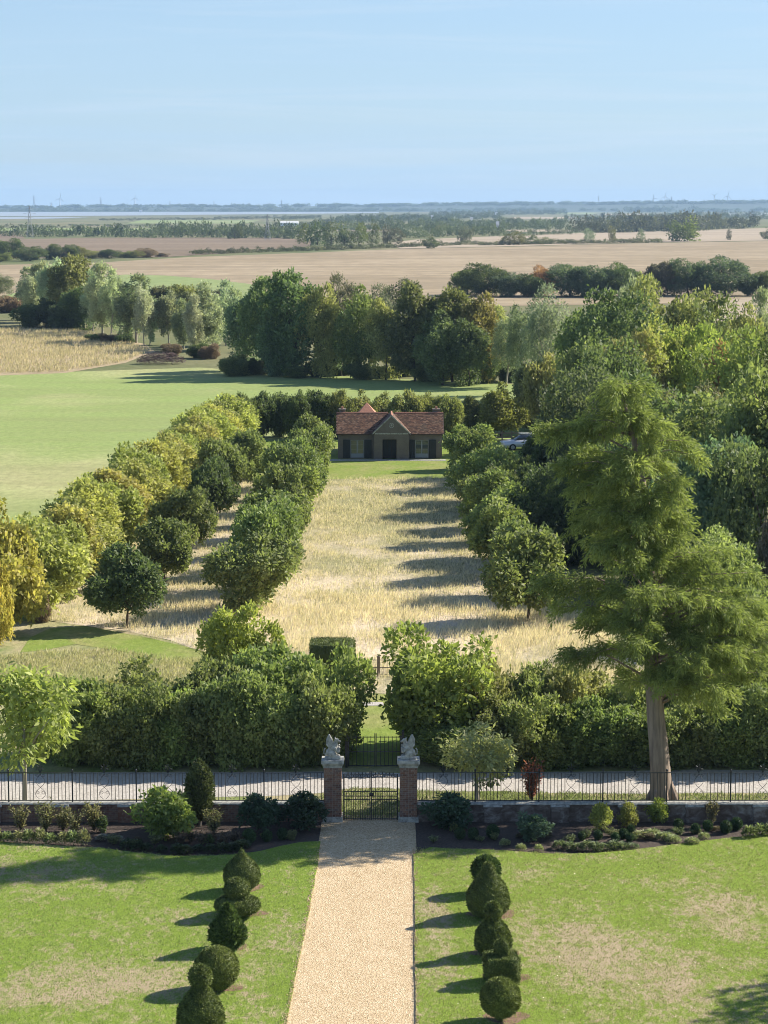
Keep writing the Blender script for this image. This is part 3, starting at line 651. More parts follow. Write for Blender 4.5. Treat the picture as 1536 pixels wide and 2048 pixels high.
for x, zt, wd in ((-2.05, 0.62, 0.72), (-1.95, 0.78, 0.80), (-1.0, 0.92, 0.85), (-0.2, 0.96, 0.87), (1.2, 0.98, 0.86), (1.9, 0.92, 0.82), (2.02, 0.7, 0.76)):
    secs.append([(x, -wd, 0.28), (x, -wd - 0.02, 0.55), (x, -wd + 0.04, zt), (x, wd - 0.04, zt), (x, wd + 0.02, 0.55), (x, wd, 0.28)])
loft(secs, M['car'], 'body', car)
secs = []
for x, zt, wd in ((-1.0, 0.93, 0.78), (-0.35, 1.38, 0.62), (0.3, 1.47, 0.60), (1.1, 1.43, 0.60), (1.75, 1.0, 0.74)):
    secs.append([(x, -0.80, 0.92), (x, -wd, zt), (x, wd, zt), (x, 0.80, 0.92)])
cab = loft(secs, M['glass'], 'cabin_glass', car)
MB().box(-0.35, 1.1, -0.6, 0.6, 1.44, 1.50).build('roof_panel', M['car'], car)
for sx in (-1.25, 1.25):
    for sy in (-0.8, 0.8):
        w = MB().tube([(sx, sy - 0.09, 0.31), (sx, sy + 0.09, 0.31)], 0.31, 18).build('wheel', M['tyre'], car); MB().tube([(sx, sy - 0.1, 0.31), (sx, sy + 0.1, 0.31)], 0.19, 14).build('rim', M['pylon'], w)
for sy in (-0.6, 0.6): MB().ball((-2.0, sy, 0.66), (0.07, 0.16, 0.08), 8, 6).build('headlight', M['white'], car); MB().ball((1.97, sy, 0.8), (0.06, 0.12, 0.1), 8, 6).build('tail_light', M['lamp'], car)

# ================================================================== GARDEN WALL, PIERS, STATUES, RAILINGS, GATES
BRK = {}
def brick_mesh(l, d=0.10):
    k = (round(l, 3), d)
    if k not in BRK: BRK[k] = MB().box(0.004, l - 0.006, 0, d, 0.005, 0.070).mesh('brick', M['brick'])
    return BRK[k]
PX = [G(665.5, 1645).x, G(817, 1645).x]; PW = 0.63; PD = 0.60; PYC = WY + PD / 2 - 0.06; y_f = PYC - PD / 2
for i, px_ in enumerate(PX):
    e = empty('gate_pier', (px_, PYC, 0)); tag(e, ('left' if i == 0 else 'right') + ' brick gate pier with stone cap beside the iron gates', 'gate pier', 'brick gate piers')
    MB().frustum(0, 0, 0.02, 0.22, PW / 2 + 0.05, PD / 2 + 0.05, PW / 2 + 0.04, PD / 2 + 0.04).build('plinth', M['stone'], e)
    MB().box(-PW / 2 + 0.012, PW / 2 - 0.012, -PD / 2 + 0.012, PD / 2 - 0.012, 0.2, 2.0).build('core', M['mortar'], e)
    stuff = MB()
    for c in range(24):
        z = 0.22 + c * 0.075; seq = [0.21, 0.105, 0.21, 0.105] if c % 2 else [0.105, 0.21, 0.105, 0.21]; x = -PW / 2
        for l in seq:
            put('brick', brick_mesh(l), e, (x, -PD / 2 + random.uniform(-0.004, 0.003), z)); stuff.box(x + 0.004, x + l - 0.006, PD / 2 - 0.1, PD / 2, z + 0.005, z + 0.07); x += l
        seq = [0.13, 0.14, 0.13] if c % 2 else [0.2, 0.2]
        for sx in (-1, 1):
            y = -PD / 2 + 0.1
            for l in seq:
                o = put('brick', brick_mesh(l), e, (sx * PW / 2 + random.uniform(-0.003, 0.003), y if sx > 0 else y + l, z), (0, 0, math.pi / 2 if sx > 0 else -math.pi / 2)); y += l
    stuff.build('rear_bricks', M['brick'], e)['kind'] = 'stuff'
    MB().frustum(0, 0, 2.02, 2.10, 0.33, 0.315, 0.35, 0.335).frustum(0, 0, 2.10, 2.20, 0.35, 0.335, 0.41, 0.395).frustum(0, 0, 2.20, 2.30, 0.41, 0.395, 0.395, 0.38).build('cap', M['stone'], e)
    # seated winged beast on the cap
    b = MB()
    b.box(-0.30, 0.30, -0.17, 0.17, 0, 0.07)
    b.ball((-0.08, 0, 0.24), (0.19, 0.16, 0.17), 16, 10); b.ball((-0.02, 0.13, 0.19), (0.16, 0.07, 0.13), 12, 8); b.ball((-0.02, -0.13, 0.19), (0.16, 0.07, 0.13), 12, 8)
    b.tube([(-0.1, 0, 0.25), (0.02, 0, 0.4), (0.09, 0, 0.52), (0.12, 0, 0.64)], [0.15, 0.145, 0.12, 0.085], 12)
    b.ball((0.15, 0, 0.70), (0.095, 0.08, 0.085), 12, 8); b.tube([(0.18, 0, 0.69), (0.27, 0, 0.66), (0.30, 0, 0.64)], [0.06, 0.045, 0.03], 8)
    for sy in (-1, 1):
        b.tube([(0.10, 0.055 * sy, 0.75), (0.085, 0.075 * sy, 0.83)], [0.035, 0.012], 6)
        b.tube([(0.07, 0.1 * sy, 0.44), (0.19, 0.11 * sy, 0.36 + 0.08 * sy), (0.26, 0.09 * sy, 0.42 + 0.10 * sy)], [0.06, 0.048, 0.04], 8)
        b.tube([(0.05, 0.12 * sy, 0.12), (0.22, 0.13 * sy, 0.09), (0.27, 0.13 * sy, 0.09)], [0.06, 0.05, 0.035], 8)
        w = [(-0.02, 0.36), (-0.13, 0.40), (-0.25, 0.56), (-0.24, 0.74), (-0.15, 0.93), (-0.10, 0.90), (-0.05, 0.80), (-0.01, 0.74), (0.03, 0.60)]
        b.prism(w, 'y', 0.07 * sy + 0.0, 0.13 * sy)
    b.tube([(-0.24, 0, 0.14), (-0.33, 0.02, 0.2), (-0.32, 0.03, 0.34), (-0.27, 0.03, 0.40)], [0.035, 0.03, 0.028, 0.035], 7)
    b.prism([(0.19, 0.20), (0.27, 0.25), (0.29, 0.42), (0.24, 0.46), (0.17, 0.42)], 'y', -0.10, 0.10)
    so = b.build('stone_beast_statue', M['stone'], None, True, loc=(px_, PYC, 2.301))
    if i: so.scale = (-1, 1, 1)
    so.scale = Vector(so.scale) * 0.95
    tag(so, ('left' if i == 0 else 'right') + ' weathered stone winged beast seated on its gate pier', 'statue', 'stone beasts on the gate piers')
    r = so.modifiers.new('remesh', 'REMESH'); r.mode = 'VOXEL'; r.voxel_size = 0.016; r.use_smooth_shade = True

WH = 0.66; WT = 0.34
BULGE = [0]
def garden_wall(label, xa, xb, bricks):
    e = empty('garden_wall', ((xa + xb) / 2, WY, 0)); tag(e, label, 'wall'); cx = (xa + xb) / 2
    MB().box(xa - cx + 0.0, xb - cx, 0.012, WT, -0.1, WH).build('wall_core', M['mortar'] if bricks else M['limewash'], e)
    if bricks:
        rest = MB(); n = 0; seen = []
        for c in range(9):
            x = xa - (c % 2) * 0.11
            while x < xb - 0.05:
                l = 0.225 if x + 0.225 <= xb else xb - x
                seen.append((max(x, xa), l if x >= xa else x + 0.225 - xa, c)); x += 0.225
        seen.sort(key=lambda s_: (s_[2] < 4, abs(s_[0] + 8)))
        for (x, l, c) in seen:
            dy = random.uniform(-0.006, 0.004)
            if n < 295 and abs(l - 0.225) < 0.002: put('brick', brick_mesh(0.225), e, (x - cx, dy, c * 0.073)); n += 1
            else: rest.box(x - cx + 0.004, x - cx + l - 0.006, dy, 0.1, c * 0.073 + 0.005, c * 0.073 + 0.07)
        rest.build('other_bricks', M['brick'], e)['kind'] = 'stuff'
    x = xa
    cm = MB().box(0.004, 0.586, -0.05, WT + 0.04, 0, 0.055).mesh('coping_stone', M['stone'])
    while x < xb - 0.3:
        put('coping_stone', cm, e, (x - cx, random.uniform(-0.008, 0.008), WH + 0.001), (0, random.uniform(-0.006, 0.006), 0)); x += 0.59
    x = xa + 1.1 if xa < -5 else xa + 2.4
    while x < xb - 0.6:                      # buttress piers of the wall
        p = MB().box(x - cx, x - cx + 0.62, -0.12, 0.008, 0, WH - 0.06).build('buttress', M['brick'] if bricks else M['limewash'], e)
        MB().frustum(x - cx + 0.31, -0.055, WH - 0.06, WH + 0.03, 0.35, 0.09, 0.33, 0.05).build('buttress_cap', M['stone'], p); x += 2.42
    return e
garden_wall('low brick garden wall under the railings left of the gate', -15.5, PX[0] - PW / 2 - 0.005, True)
garden_wall('low limewashed garden wall under the railings right of the gate', PX[1] + PW / 2 + 0.005, 15.5, False)

RT = 1.80; RB = WH + 0.10
def scroll(b, s=1.0, cx=0.0, z0=0.0):        # lyre shaped iron scrollwork with a leafy finial
    for sg in (-1, 1):
        pts = []
        for t in np.linspace(0, 1, 22):
            z = z0 + (0.05 + 0.9 * t) * s; x = sg * s * (0.19 * math.sin(t * math.pi * 2.0 + 0.2) * (1 - 0.25 * t)); pts.append((cx + x, 0, z))
        b.tube(pts, 0.008, 4)
        b.tube([(cx + sg * s * (0.11 + 0.06 * math.cos(a) * (1 - a / 14)), 0, z0 + s * (0.90 + 0.06 * math.sin(a) * (1 - a / 14))) for a in np.linspace(0, 9, 22)], 0.007, 4)
        b.tube([(cx + sg * s * (0.10 + 0.07 * math.cos(a) * (1 - a / 14)), 0, z0 + s * (0.28 + 0.07 * math.sin(a) * (1 - a / 14))) for a in np.linspace(0, 9, 22)], 0.007, 4)
        b.tube([(cx, 0, z0 + s * 1.0), (cx + sg * 0.09 * s, 0, z0 + s * 1.16), (cx + sg * 0.15 * s, 0, z0 + s * 1.12)], [0.012, 0.012, 0.02], 4)
        b.tube([(cx + sg * 0.03, 0, z0 + s * 1.05), (cx + sg * 0.05 * s, 0, z0 + s * 1.22), (cx + sg * 0.11 * s, 0, z0 + s * 1.25)], [0.01, 0.01, 0.018], 4)
    b.tube([(cx, 0, z0 + 0.92 * s), (cx, 0, z0 + 1.24 * s), (cx, 0, z0 + 1.30 * s)], [0.012, 0.014, 0.022], 4); return b
SCROLL = scroll(MB(), 1.02).mesh('scroll_panel', M['iron'])
BAR = MB().tube([(0, 0, 0), (0, 0, RT - RB)], 0.0125, 5).mesh('railing_bar', M['iron'])
POST = MB().box(-0.022, 0.022, -0.022, 0.022, 0, RT - WH + 0.03).ball((0, 0, RT - WH + 0.08), (0.04, 0.04, 0.055), 8, 6).mesh('post', M['iron'])
def railings(label, xa, xb, first):
    e = empty('iron_railings', (xa, WY + 0.17, WH + 0.056)); tag(e, label, 'railings', 'railings on the garden wall'); z0 = RB - WH - 0.056; zt = RT - WH - 0.056
    W = xb - xa
    MB().box(0, W, -0.018, 0.018, z0, z0 + 0.022).build('bottom_rail', M['iron'], e); MB().box(0, W, -0.022, 0.022, zt - 0.02, zt + 0.006).build('top_rail', M['iron'], e)
    x = 0.0; posts = []
    p = first
    while p > 0.4: p -= 2.3
    while p < W: posts.append(p); p += 2.3
    pan = [q + 1.15 for q in posts] + ([posts[0] - 1.15] if posts[0] > 1.4 else [])
    for q in posts: put('post', POST, e, (q, 0, -0.056))
    for q in pan:
        if 0.2 < q < W - 0.2: put('scroll_panel', SCROLL, e, (q, 0, z0 + 0.01))
    x = 0.06
    while x < W:
        ok = all(abs(x - q) > 0.05 for q in posts) and all(abs(x - q) > 0.21 for q in pan)
        if ok: put('railing_bar', BAR, e, (x, 0, z0 + 0.004))
        x += 0.128
railings('black iron railings with scroll panels left of the gate', -15.5, PX[0] - PW / 2 - 0.01, 15.5 + G(528, 1645).x)
railings('black iron railings with scroll panels right of the gate', PX[1] + PW / 2 + 0.01, 15.5, G(1060, 1645).x - PX[1])

def gate_leaf(label, xh, xs, y, h, pitch, dog, name='iron_gate_leaf', group='entrance gate leaves', spear=True, zb=0.05):
    e = empty(name, (xh, y, 0)); tag(e, label, 'gate', group); W = abs(xs - xh); sg = 1 if xs > xh else -1
    def bx(nm, a, c, z0, z1, t=0.016): return MB().box(min(sg * a, sg * c), max(sg * a, sg * c), -t, t, z0, z1).build(nm, M['iron'], e)
    bx('hinge_stile', 0, 0.05, zb, h, 0.026); bx('meeting_stile', W - 0.04, W - 0.004, zb, h + 0.1, 0.022)
    rails = [zb + 0.03, h * 0.46, h * 0.53, h * 0.63, h - 0.12] if dog else [zb + 0.03, h * 0.5, h - 0.05]
    for z in rails: bx('rail', 0.05, W - 0.04, z - 0.014, z + 0.014)
    bar = MB().tube([(0, 0, zb), (0, 0, h - 0.02)], 0.011, 5)
    if spear: bar.tube([(0, 0, h - 0.02), (0, 0, h), (0, 0, h + 0.09)], [0.010, 0.026, 0.003], 5)
    bar = bar.mesh('gate_bar', M['iron']); dg = MB().tube([(0, 0, zb), (0, 0, h * 0.60), (0, 0, h * 0.64)], [0.010, 0.010, 0.003], 5).mesh('dog_bar', M['iron'])
    n = max(2, round((W - 0.09) / pitch)); p = (W - 0.09) / n
    for i in range(1, n): put('gate_bar', bar, e, (sg * (0.05 + i * p), 0, 0))
    if dog:
        for i in range(n): put('dog_bar', dg, e, (sg * (0.05 + (i + 0.5) * p), 0, 0))
        sc = MB()
        for i in range(n):
            c = sg * (0.05 + (i + 0.5) * p)
            for s2 in (-1, 1): sc.tube([(c + s2 * (0.025 + 0.02 * math.cos(a)), 0, h - 0.06 + 0.05 * math.sin(a)) for a in np.linspace(0, 5, 10)], 0.007, 4)
        sc.build('scrollwork', M['iron'], e)
    return e
gm = (PX[0] + PX[1]) / 2; gl, gr = PX[0] + PW / 2 + 0.06, PX[1] - PW / 2 - 0.06
gate_leaf('left leaf of the black iron entrance gates between the brick piers', gl, gm - 0.003, WY + 0.2, 1.74, 0.135, True)
lf = gate_leaf('right leaf of the black iron entrance gates between the brick piers', gr, gm + 0.003, WY + 0.2, 1.74, 0.135, True)
MB().box(-gr + gm - 0.05, -gr + gm + 0.1, -0.05, -0.026, 0.93, 1.05).ball((-gr + gm, -0.05, 0.99), 0.05, 8, 6).build('lock', M['iron'], lf)
FY = G(748, 1535).y; a, c = G(696, 1535).x, G(803, 1535).x; m_ = G(751, 1535).x
gate_leaf('left leaf of the plain iron gates across the drive', a, m_ - 0.003, FY, 1.28, 0.15, False, 'field_gate_leaf', 'gates across the drive', False)
gate_leaf('right leaf of the plain iron gates across the drive', c, m_ + 0.003, FY, 1.28, 0.15, False, 'field_gate_leaf', 'gates across the drive', False)
for i, x in enumerate((a - 0.06, c + 0.06)):
    o = MB().box(-0.05, 0.05, -0.05, 0.05, -0.05, 1.42).ball((0, 0, 1.46), 0.06, 8, 6).build('iron_gatepost', M['iron'], None, loc=(x, FY, 0)); tag(o, ('left' if i == 0 else 'right') + ' iron post of the plain gates across the drive', 'gatepost', 'posts of the gates across the drive')
Y3 = G(742, 1352).y; a3, c3 = G(708, 1352).x, G(800, 1352).x
gate_leaf('small iron gate at the meadow edge between two clipped hedge blocks', a3, c3, Y3, 0.82, 0.19, False, 'meadow_gate', None, False)
o = MB().box(-0.07, 0.07, -0.07, 0.07, -0.05, 0.95).frustum(0, 0, 0.95, 1.05, 0.09, 0.09, 0.02, 0.02).build('meadow_gatepost', M['wood'], None, loc=(G(757, 1352).x, Y3 - 0.2, 0)); tag(o, 'timber post with pointed top beside the meadow gate', 'gatepost')
# ================================================================== TOPIARY
def lathe_foliage(name, prof, n, L, shag=0.0, square=False, m='yew', seg=28, wob=0.02):
    P = np.array(prof, float); ev, ef = [], []; K = len(P)
    def ang(th):
        if not square: return np.ones_like(th)
        q = np.maximum(np.abs(np.cos(th)), np.abs(np.sin(th))); return 1 / q
    ths = np.linspace(0, 2 * np.pi, seg, endpoint=False); A = ang(ths)
    for (r, z) in P:
        for th, a_ in zip(ths, A): ev.append((0.95 * r * a_ * math.cos(th), 0.95 * r * a_ * math.sin(th), z * 0.985 + 0.005))
    for i in range(K - 1):
        for j in range(seg): q = (j + 1) % seg; ef.append((i * seg + j, i * seg + q, (i + 1) * seg + q, (i + 1) * seg + j))
    d = np.diff(P, axis=0); area = np.hypot(d[:, 0], d[:, 1]) * (P[:-1, 0] + P[1:, 0] + 0.02); area /= area.sum()
    i = RNG.choice(K - 1, n, p=area); t = RNG.random(n); r = P[i, 0] + d[i, 0] * t; z = P[i, 1] + d[i, 1] * t; th = RNG.uniform(0, 2 * np.pi, n); a_ = ang(th)
    wb = 1 + wob * (np.sin(th * 3 + z * 7) + np.sin(th * 5 - z * 11 + 1))
    nx = d[i, 1]; nz_ = -d[i, 0]; nn = np.stack([nx * np.cos(th), nx * np.sin(th), nz_], 1)
    if square: 
        s_ = np.abs(np.cos(th)) > np.abs(np.sin(th)); nn[:, 0] = np.where(s_, nx * np.sign(np.cos(th)), 0); nn[:, 1] = np.where(s_, 0, nx * np.sign(np.sin(th)))
    nn = unit(nn + 1e-6)
    sh = 0.95 + RNG.random(n) * (0.05 + shag)
    p = np.stack([r * a_ * wb * np.cos(th) * sh, r * a_ * wb * np.sin(th) * sh, z], 1) - nn * L * 0.3
    dd = nn * 0.7 + rdir(n) * 0.7; dd[:, 2] += 0.15 + shag * 2
    tt = 0.55 * RNG.random(n) + 0.45 * (0.5 + 0.5 * np.sin(th * 4 + z * 9) * np.sin(z * 13 + th * 2))
    Ls = L * RNG.uniform(0.6, 1.3, n)
    return leaf_mesh(name, p, dd, unit(rdir(n) + nn), Ls, Ls * 0.42, tt, M[m], (ev, ef))
def ball_prof(r, z, k=14, bottom=0.0):
    return [(max(0.0, r * math.sin(t)), z - r * math.cos(t)) for t in np.linspace(0.0, math.pi, k)]
YEW = (0.080, 0.098, 0.026); YEW2 = (0.105, 0.122, 0.030)
TOP = [
 ('left', 402, 2072, 'yew cone with a round ball top, nearest on the left of the path', [(0, 0.02), (.36, .05), (.56, .25), (.62, .48), (.56, .80), (.40, 1.10), (.22, 1.33), (.18, 1.40), (.27, 1.50), (.31, 1.66), (.26, 1.82), (.14, 1.93), (0, 1.97)], 11000, 0.07, 0.05, False, YEW),
 ('left', 434, 1980, 'large clipped yew ball, second on the left of the path', ball_prof(0.62, 0.64), 9500, 0.065, 0.02, False, YEW2),
 ('left', 456, 1900, 'shaggy untrimmed yew with a narrow top, third on the left', [(0, 0.05), (.25, .08), (.46, .30), (.50, .50), (.43, .75), (.30, .95), (.20, 1.08), (.18, 1.2), (.10, 1.36), (0, 1.42)], 5200, 0.12, 0.16, False, (0.060, 0.088, 0.022)),
 ('left', 475, 1832, 'tiered yew of a flat disc with a ball above, fourth on the left', [(0, 0.12), (.50, .14), (.66, .22), (.71, .36), (.66, .50), (.48, .58), (.22, .58), (.34, .66), (.41, .84), (.38, 1.02), (.24, 1.17), (0, 1.22)], 10000, 0.065, 0.04, False, YEW),
 ('left', 484, 1782, 'onion shaped yew with a pointed tip, farthest on the left', [(0, 0.05), (.30, .08), (.52, .26), (.60, .50), (.57, .70), (.44, .92), (.26, 1.10), (.12, 1.24), (.05, 1.36), (0, 1.42)], 9000, 0.055, 0.02, False, YEW),
 ('right', 1001, 2042, 'clipped yew ball, nearest on the right of the path', [(0.06, 0), (0.07, 0.12)] + ball_prof(0.54, 0.66), 8500, 0.065, 0.03, False, YEW2),
 ('right', 1003, 1964, 'square clipped yew cube with a small tuft on top', [(0, 0.03), (.43, .05), (.45, .40), (.45, .78), (.43, .80), (.16, .80), (.17, .86), (.20, 1.0), (.15, 1.16), (.05, 1.26), (0, 1.28)], 9500, 0.06, 0.05, True, YEW),
 ('right', 986, 1910, 'yew dome with a bushy knob on top, third on the right', [(0, 0.05), (.34, .07), (.50, .25), (.53, .45), (.47, .70), (.34, .92), (.20, 1.07), (.17, 1.12), (.25, 1.26), (.24, 1.42), (.14, 1.58), (0, 1.62)], 8500, 0.075, 0.07, False, YEW),
 ('right', 976, 1833, 'big pear shaped clipped yew, fourth on the right', [(0, 0.05), (.42, .07), (.60, .25), (.67, .50), (.64, .75), (.52, 1.02), (.34, 1.26), (.24, 1.42), (.19, 1.60), (.10, 1.72), (0, 1.75)], 11500, 0.06, 0.03, False, YEW),
 ('right', 972, 1786, 'ragged top heavy yew behind the pear shaped yew', [(.06, 0), (.08, .25), (.25, .35), (.38, .55), (.42, .80), (.36, 1.0), (.24, 1.14), (0, 1.22)], 4200, 0.11, 0.14, False, (0.055, 0.082, 0.022)),
]
for (side, bx, by, lab, prof, n, L, shag, sq, col) in TOP:
    e = empty('topiary_yew', G(bx, by, 0.07)); tag(e, lab, 'topiary', 'yew topiary along the ' + side + ' side of the path')
    if sq: e.rotation_euler.z = math.radians(8)
    put('foliage', lathe_foliage('yew_foliage', prof, n, L, shag, sq), e, color=col)
    MB().tube([(0, 0, -0.05), (0.01, 0, 0.2)], 0.045, 6).build('stem', M['bark'], e)
def earth(bx, by, rx, ry):
    P = G(bx, by); b = []
    for i in range(22):
        t = 2 * math.pi * i / 22; k = 1 + 0.16 * math.sin(3 * t + bx) + random.uniform(-0.08, 0.08); b.append((P.x + rx * k * math.cos(t), P.y + ry * k * math.sin(t)))
    sheet('bare_soil', b, 0.080, M['earth'], px=False)
M['earth'] = simple('dry_earth', (0.20, 0.125, 0.085), 1.0, 9, 0.35)
for q in ((448, 1980, .5, .4), (470, 1898, .4, .33), (492, 1830, .62, .42), (496, 1780, .5, .4), (1012, 2040, .6, .5), (1012, 1962, .65, .5), (990, 1908, .7, .5), (985, 1832, .75, .5)): earth(*q)

# ================================================================== BED PLANTS
def shrub(label, bx, by, ty, wpx, col, kind='bush', name='shrub', cat='shrub', group=None, z=0.03):
    P = G(bx, by, z); h = AT(bx, ty, P.y).z - z; w = wpx / PPM(P.y)
    return grow(kind, name, label, cat, group, P, h, w, jitter(col, 0.06), part='foliage', tname='stem')
def small_bush(i):
    c, lb = crown_mesh('garden_shrub_foliage', 0.46, 0.48, 0.50, 14, 0.15, 0.24, 520, 5, 0.105, 0.035, 0.1, 'round', zmin=0.0, up=0.1, wratio=0.45); return trunk_mesh('garden_shrub_stem', 0.25, 0.02, lb, 'bark', 10), c
def wand(i):
    lb = np.array([[0.30 * math.cos(a) * random.uniform(.3, 1), 0.30 * math.sin(a) * random.uniform(.3, 1), random.uniform(.6, 1.0), 0.07] for a in np.linspace(0, 6, 14)])
    pts = []
    for q in lb:
        for t in np.linspace(0.25, 1, 9): pts.append(np.array([q[0] * t, q[1] * t, q[2] * t]))
    p = np.repeat(np.array(pts), 5, 0) + RNG.normal(size=(len(pts) * 5, 3)) * 0.035; n = len(p); d = rdir(n) * 0.8; d[:, 2] += 0.3
    c = leaf_mesh('wand_foliage', p, d, rdir(n), 0.12 * RNG.uniform(.6, 1.2, n), 0.04, RNG.random(n), M['leaf'])
    b = MB()
    for q in lb: b.tube([(0, 0, 0), (q[0] * .5, q[1] * .5, q[2] * .55), (q[0], q[1], q[2])], [0.014, 0.011, 0.006], 4)
    return b.mesh('wand_stem', M['bark']), c
def mound(i):
    n = 460; a = RNG.uniform(0, 6.283, n); r = np.sqrt(RNG.random(n)) * 0.5; zz = 0.75 * np.sqrt(np.maximum(0, 1 - (r / 0.52) ** 2)) * RNG.uniform(0.4, 1.0, n)
    p = np.stack([r * np.cos(a), r * np.sin(a), zz], 1); d = np.stack([np.cos(a), np.sin(a), RNG.uniform(0.0, 1.0, n)], 1) + rdir(n) * 0.5; nr = rdir(n) * 0.4; nr[:, 2] += 1
    return None, leaf_mesh('mound_leaves', p, d, unit(nr), 0.23 * RNG.uniform(.6, 1.3, n), 0.11, RNG.random(n), M['leaf'])
proto('small', 4, small_bush); proto('wand', 4, wand); proto('mound', 4, mound)
ASPECT.update(small=1.05, wand=0.75, mound=1.1)
boxm = [lathe_foliage('box_foliage', ball_prof(0.5, 0.5, 10), 900, 0.16, 0.08, seg=14) for _ in range(3)]
NTH = ['first', 'second', 'third', 'fourth', 'fifth', 'sixth', 'seventh', 'eighth', 'ninth', 'tenth', 'eleventh', 'twelfth', 'thirteenth', 'fourteenth', 'fifteenth', 'sixteenth']
shrub('large lime leaved shrub at the foot of the left wall', 322, 1672, 1578, 135, (0.16, 0.20, 0.045), 'small')
shrub('lime shrub with paler tips beside the columnar yew', 365, 1655, 1580, 70, (0.19, 0.21, 0.055), 'small')
shrub('dark blue green shrub in the left bed, nearer the columnar yew', 515, 1668, 1592, 92, (0.045, 0.080, 0.045), 'small')
shrub('dark blue green shrub in the left bed next to the gate pier', 600, 1660, 1585, 92, (0.045, 0.075, 0.042), 'small')
shrub('dark shrub in the right bed next to the gate pier', 893, 1652, 1588, 105, (0.045, 0.080, 0.045), 'small')
shrub('blue green upright shrub in the middle of the right bed', 1062, 1682, 1628, 78, (0.075, 0.115, 0.075), 'small')
shrub('yellowing lime shrub on the right bed, left one of three', 1205, 1665, 1606, 52, (0.20, 0.215, 0.05), 'small')
shrub('yellowing lime shrub on the right bed, middle one of three', 1254, 1655, 1606, 46, (0.21, 0.205, 0.05), 'small')
shrub('bright lime shrub by the wall below the big tree trunk', 1314, 1642, 1597, 54, (0.22, 0.25, 0.045), 'small')
shrub('tall brown stemmed rose by the right wall', 1423, 1652, 1598, 26, (0.12, 0.10, 0.05), 'wand', 'rose_bush', 'rose')
for i, (x, y, ty) in enumerate(((42, 1662, 1620), (92, 1664, 1612), (126, 1662, 1618), (188, 1662, 1612), (150, 1668, 1632), (428, 1668, 1626))):
    shrub(['leggy rose farthest left against the brick wall', 'tall leggy rose, second from the left edge', 'leggy rose, third from the left edge', 'leggy rose against the buttress left of the lime shrub', 'short leggy rose between taller roses on the left', 'straggly stem plant right of the columnar yew'][i], x, y, ty - 9, 40, (0.17, 0.16, 0.07), 'wand', 'rose_bush', 'rose', 'roses along the brick wall')
shrub('small dark leafy shrub beside the leggy roses', 206, 1664, 1633, 30, (0.06, 0.09, 0.03), 'small')
for i, x in enumerate(range(-8, 190, 22)):
    shrub('pale green perennial clump edging the left lawn, %s from the left' % NTH[i], x, 1684 + i * 0.9, 1653 + i * 0.6 + (i * 7 % 4) * 3, 30, (0.17, 0.20, 0.085) if i % 2 else (0.20, 0.20, 0.10), 'mound', 'perennial_clump', 'plant', 'perennials edging the left lawn')
for i, (x, y, w) in enumerate(((205, 1680, 30), (232, 1684, 34))):
    shrub(['silver grey low plant on bare soil in the left bed', 'silver grey low plant next to the dark ground cover'][i], x, y, y - 12, w, (0.24, 0.23, 0.20), 'mound', 'silver_plant', 'plant')
for i in range(11):
    x = 255 + i * 23; shrub('dark low ground cover clump edging the left lawn, %s from the left' % NTH[i], x + random.uniform(-7, 7), 1699 + 8 * math.sin(i * 0.31 + 0.2) + random.uniform(-5, 3), 1678 + 7 * math.sin(i * 0.31) + random.uniform(-4, 6), random.uniform(26, 42), (0.055, 0.075, 0.035), 'mound', 'ground_cover', 'plant', 'dark ground cover along the left lawn')
for i in range(6):
    shrub('brownish dead flower stems in the left bed, %s from the left' % NTH[i], 360 + i * 22, 1690 - (i % 2) * 6, 1662, 28, (0.13, 0.09, 0.06), 'wand', 'flower_stems', 'plant', 'spent flower stems in the left bed')
def box_ball(label, bx, by, d, group):
    P = G(bx, by, 0.03); e = empty('box_ball', P); tag(e, label, 'shrub', group); s = d / PPM(P.y); e.scale = (s, s, s * 1.12)
    put('foliage', random.choice(boxm), e, color=jitter((0.030, 0.052, 0.018)), rot=(0, 0, random.uniform(0, 6)))
for i, (x, y, d) in enumerate(((498, 1686, 25), (534, 1683, 20), (565, 1679, 20))):
    box_ball(['dark box ball in the left bed, largest and leftmost', 'dark box ball in the left bed, middle of three', 'dark box ball in the left bed nearest the gate pier'][i], x, y, d, 'box balls in the left bed')
RBX = ((920, 1678, 20, 'dark box ball in shade near the right pier, leftmost'), (946, 1678, 20, 'dark box ball in shade near the right pier, second'), (985, 1676, 24, 'dark box ball beside the blue green shrub'),
       (1164, 1680, 15, 'small box ball left of the low pale plants'), (1196, 1679, 17, 'small box ball in front of the left lime shrub'), (1231, 1683, 16, 'small box ball right of two under the lime shrubs'),
       (1247, 1677, 18, 'box ball under the middle lime shrub'), (1259, 1683, 15, 'box ball low at the edge of the variegated plants'), (1262, 1668, 16, 'box ball tucked behind others under the lime shrub'),
       (1357, 1659, 19, 'box ball by the wall right of the bright lime shrub'), (1391, 1667, 18, 'box ball standing alone in front of the rose'), (1415, 1662, 19, 'box ball at the foot of the right rose'),
       (1452, 1666, 22, 'larger box ball, left of the pair at the right'), (1473, 1660, 22, 'larger box ball, right of the pair at the right'))
for (x, y, d, lab) in RBX: box_ball(lab, x, y, d, 'box balls in the right bed')
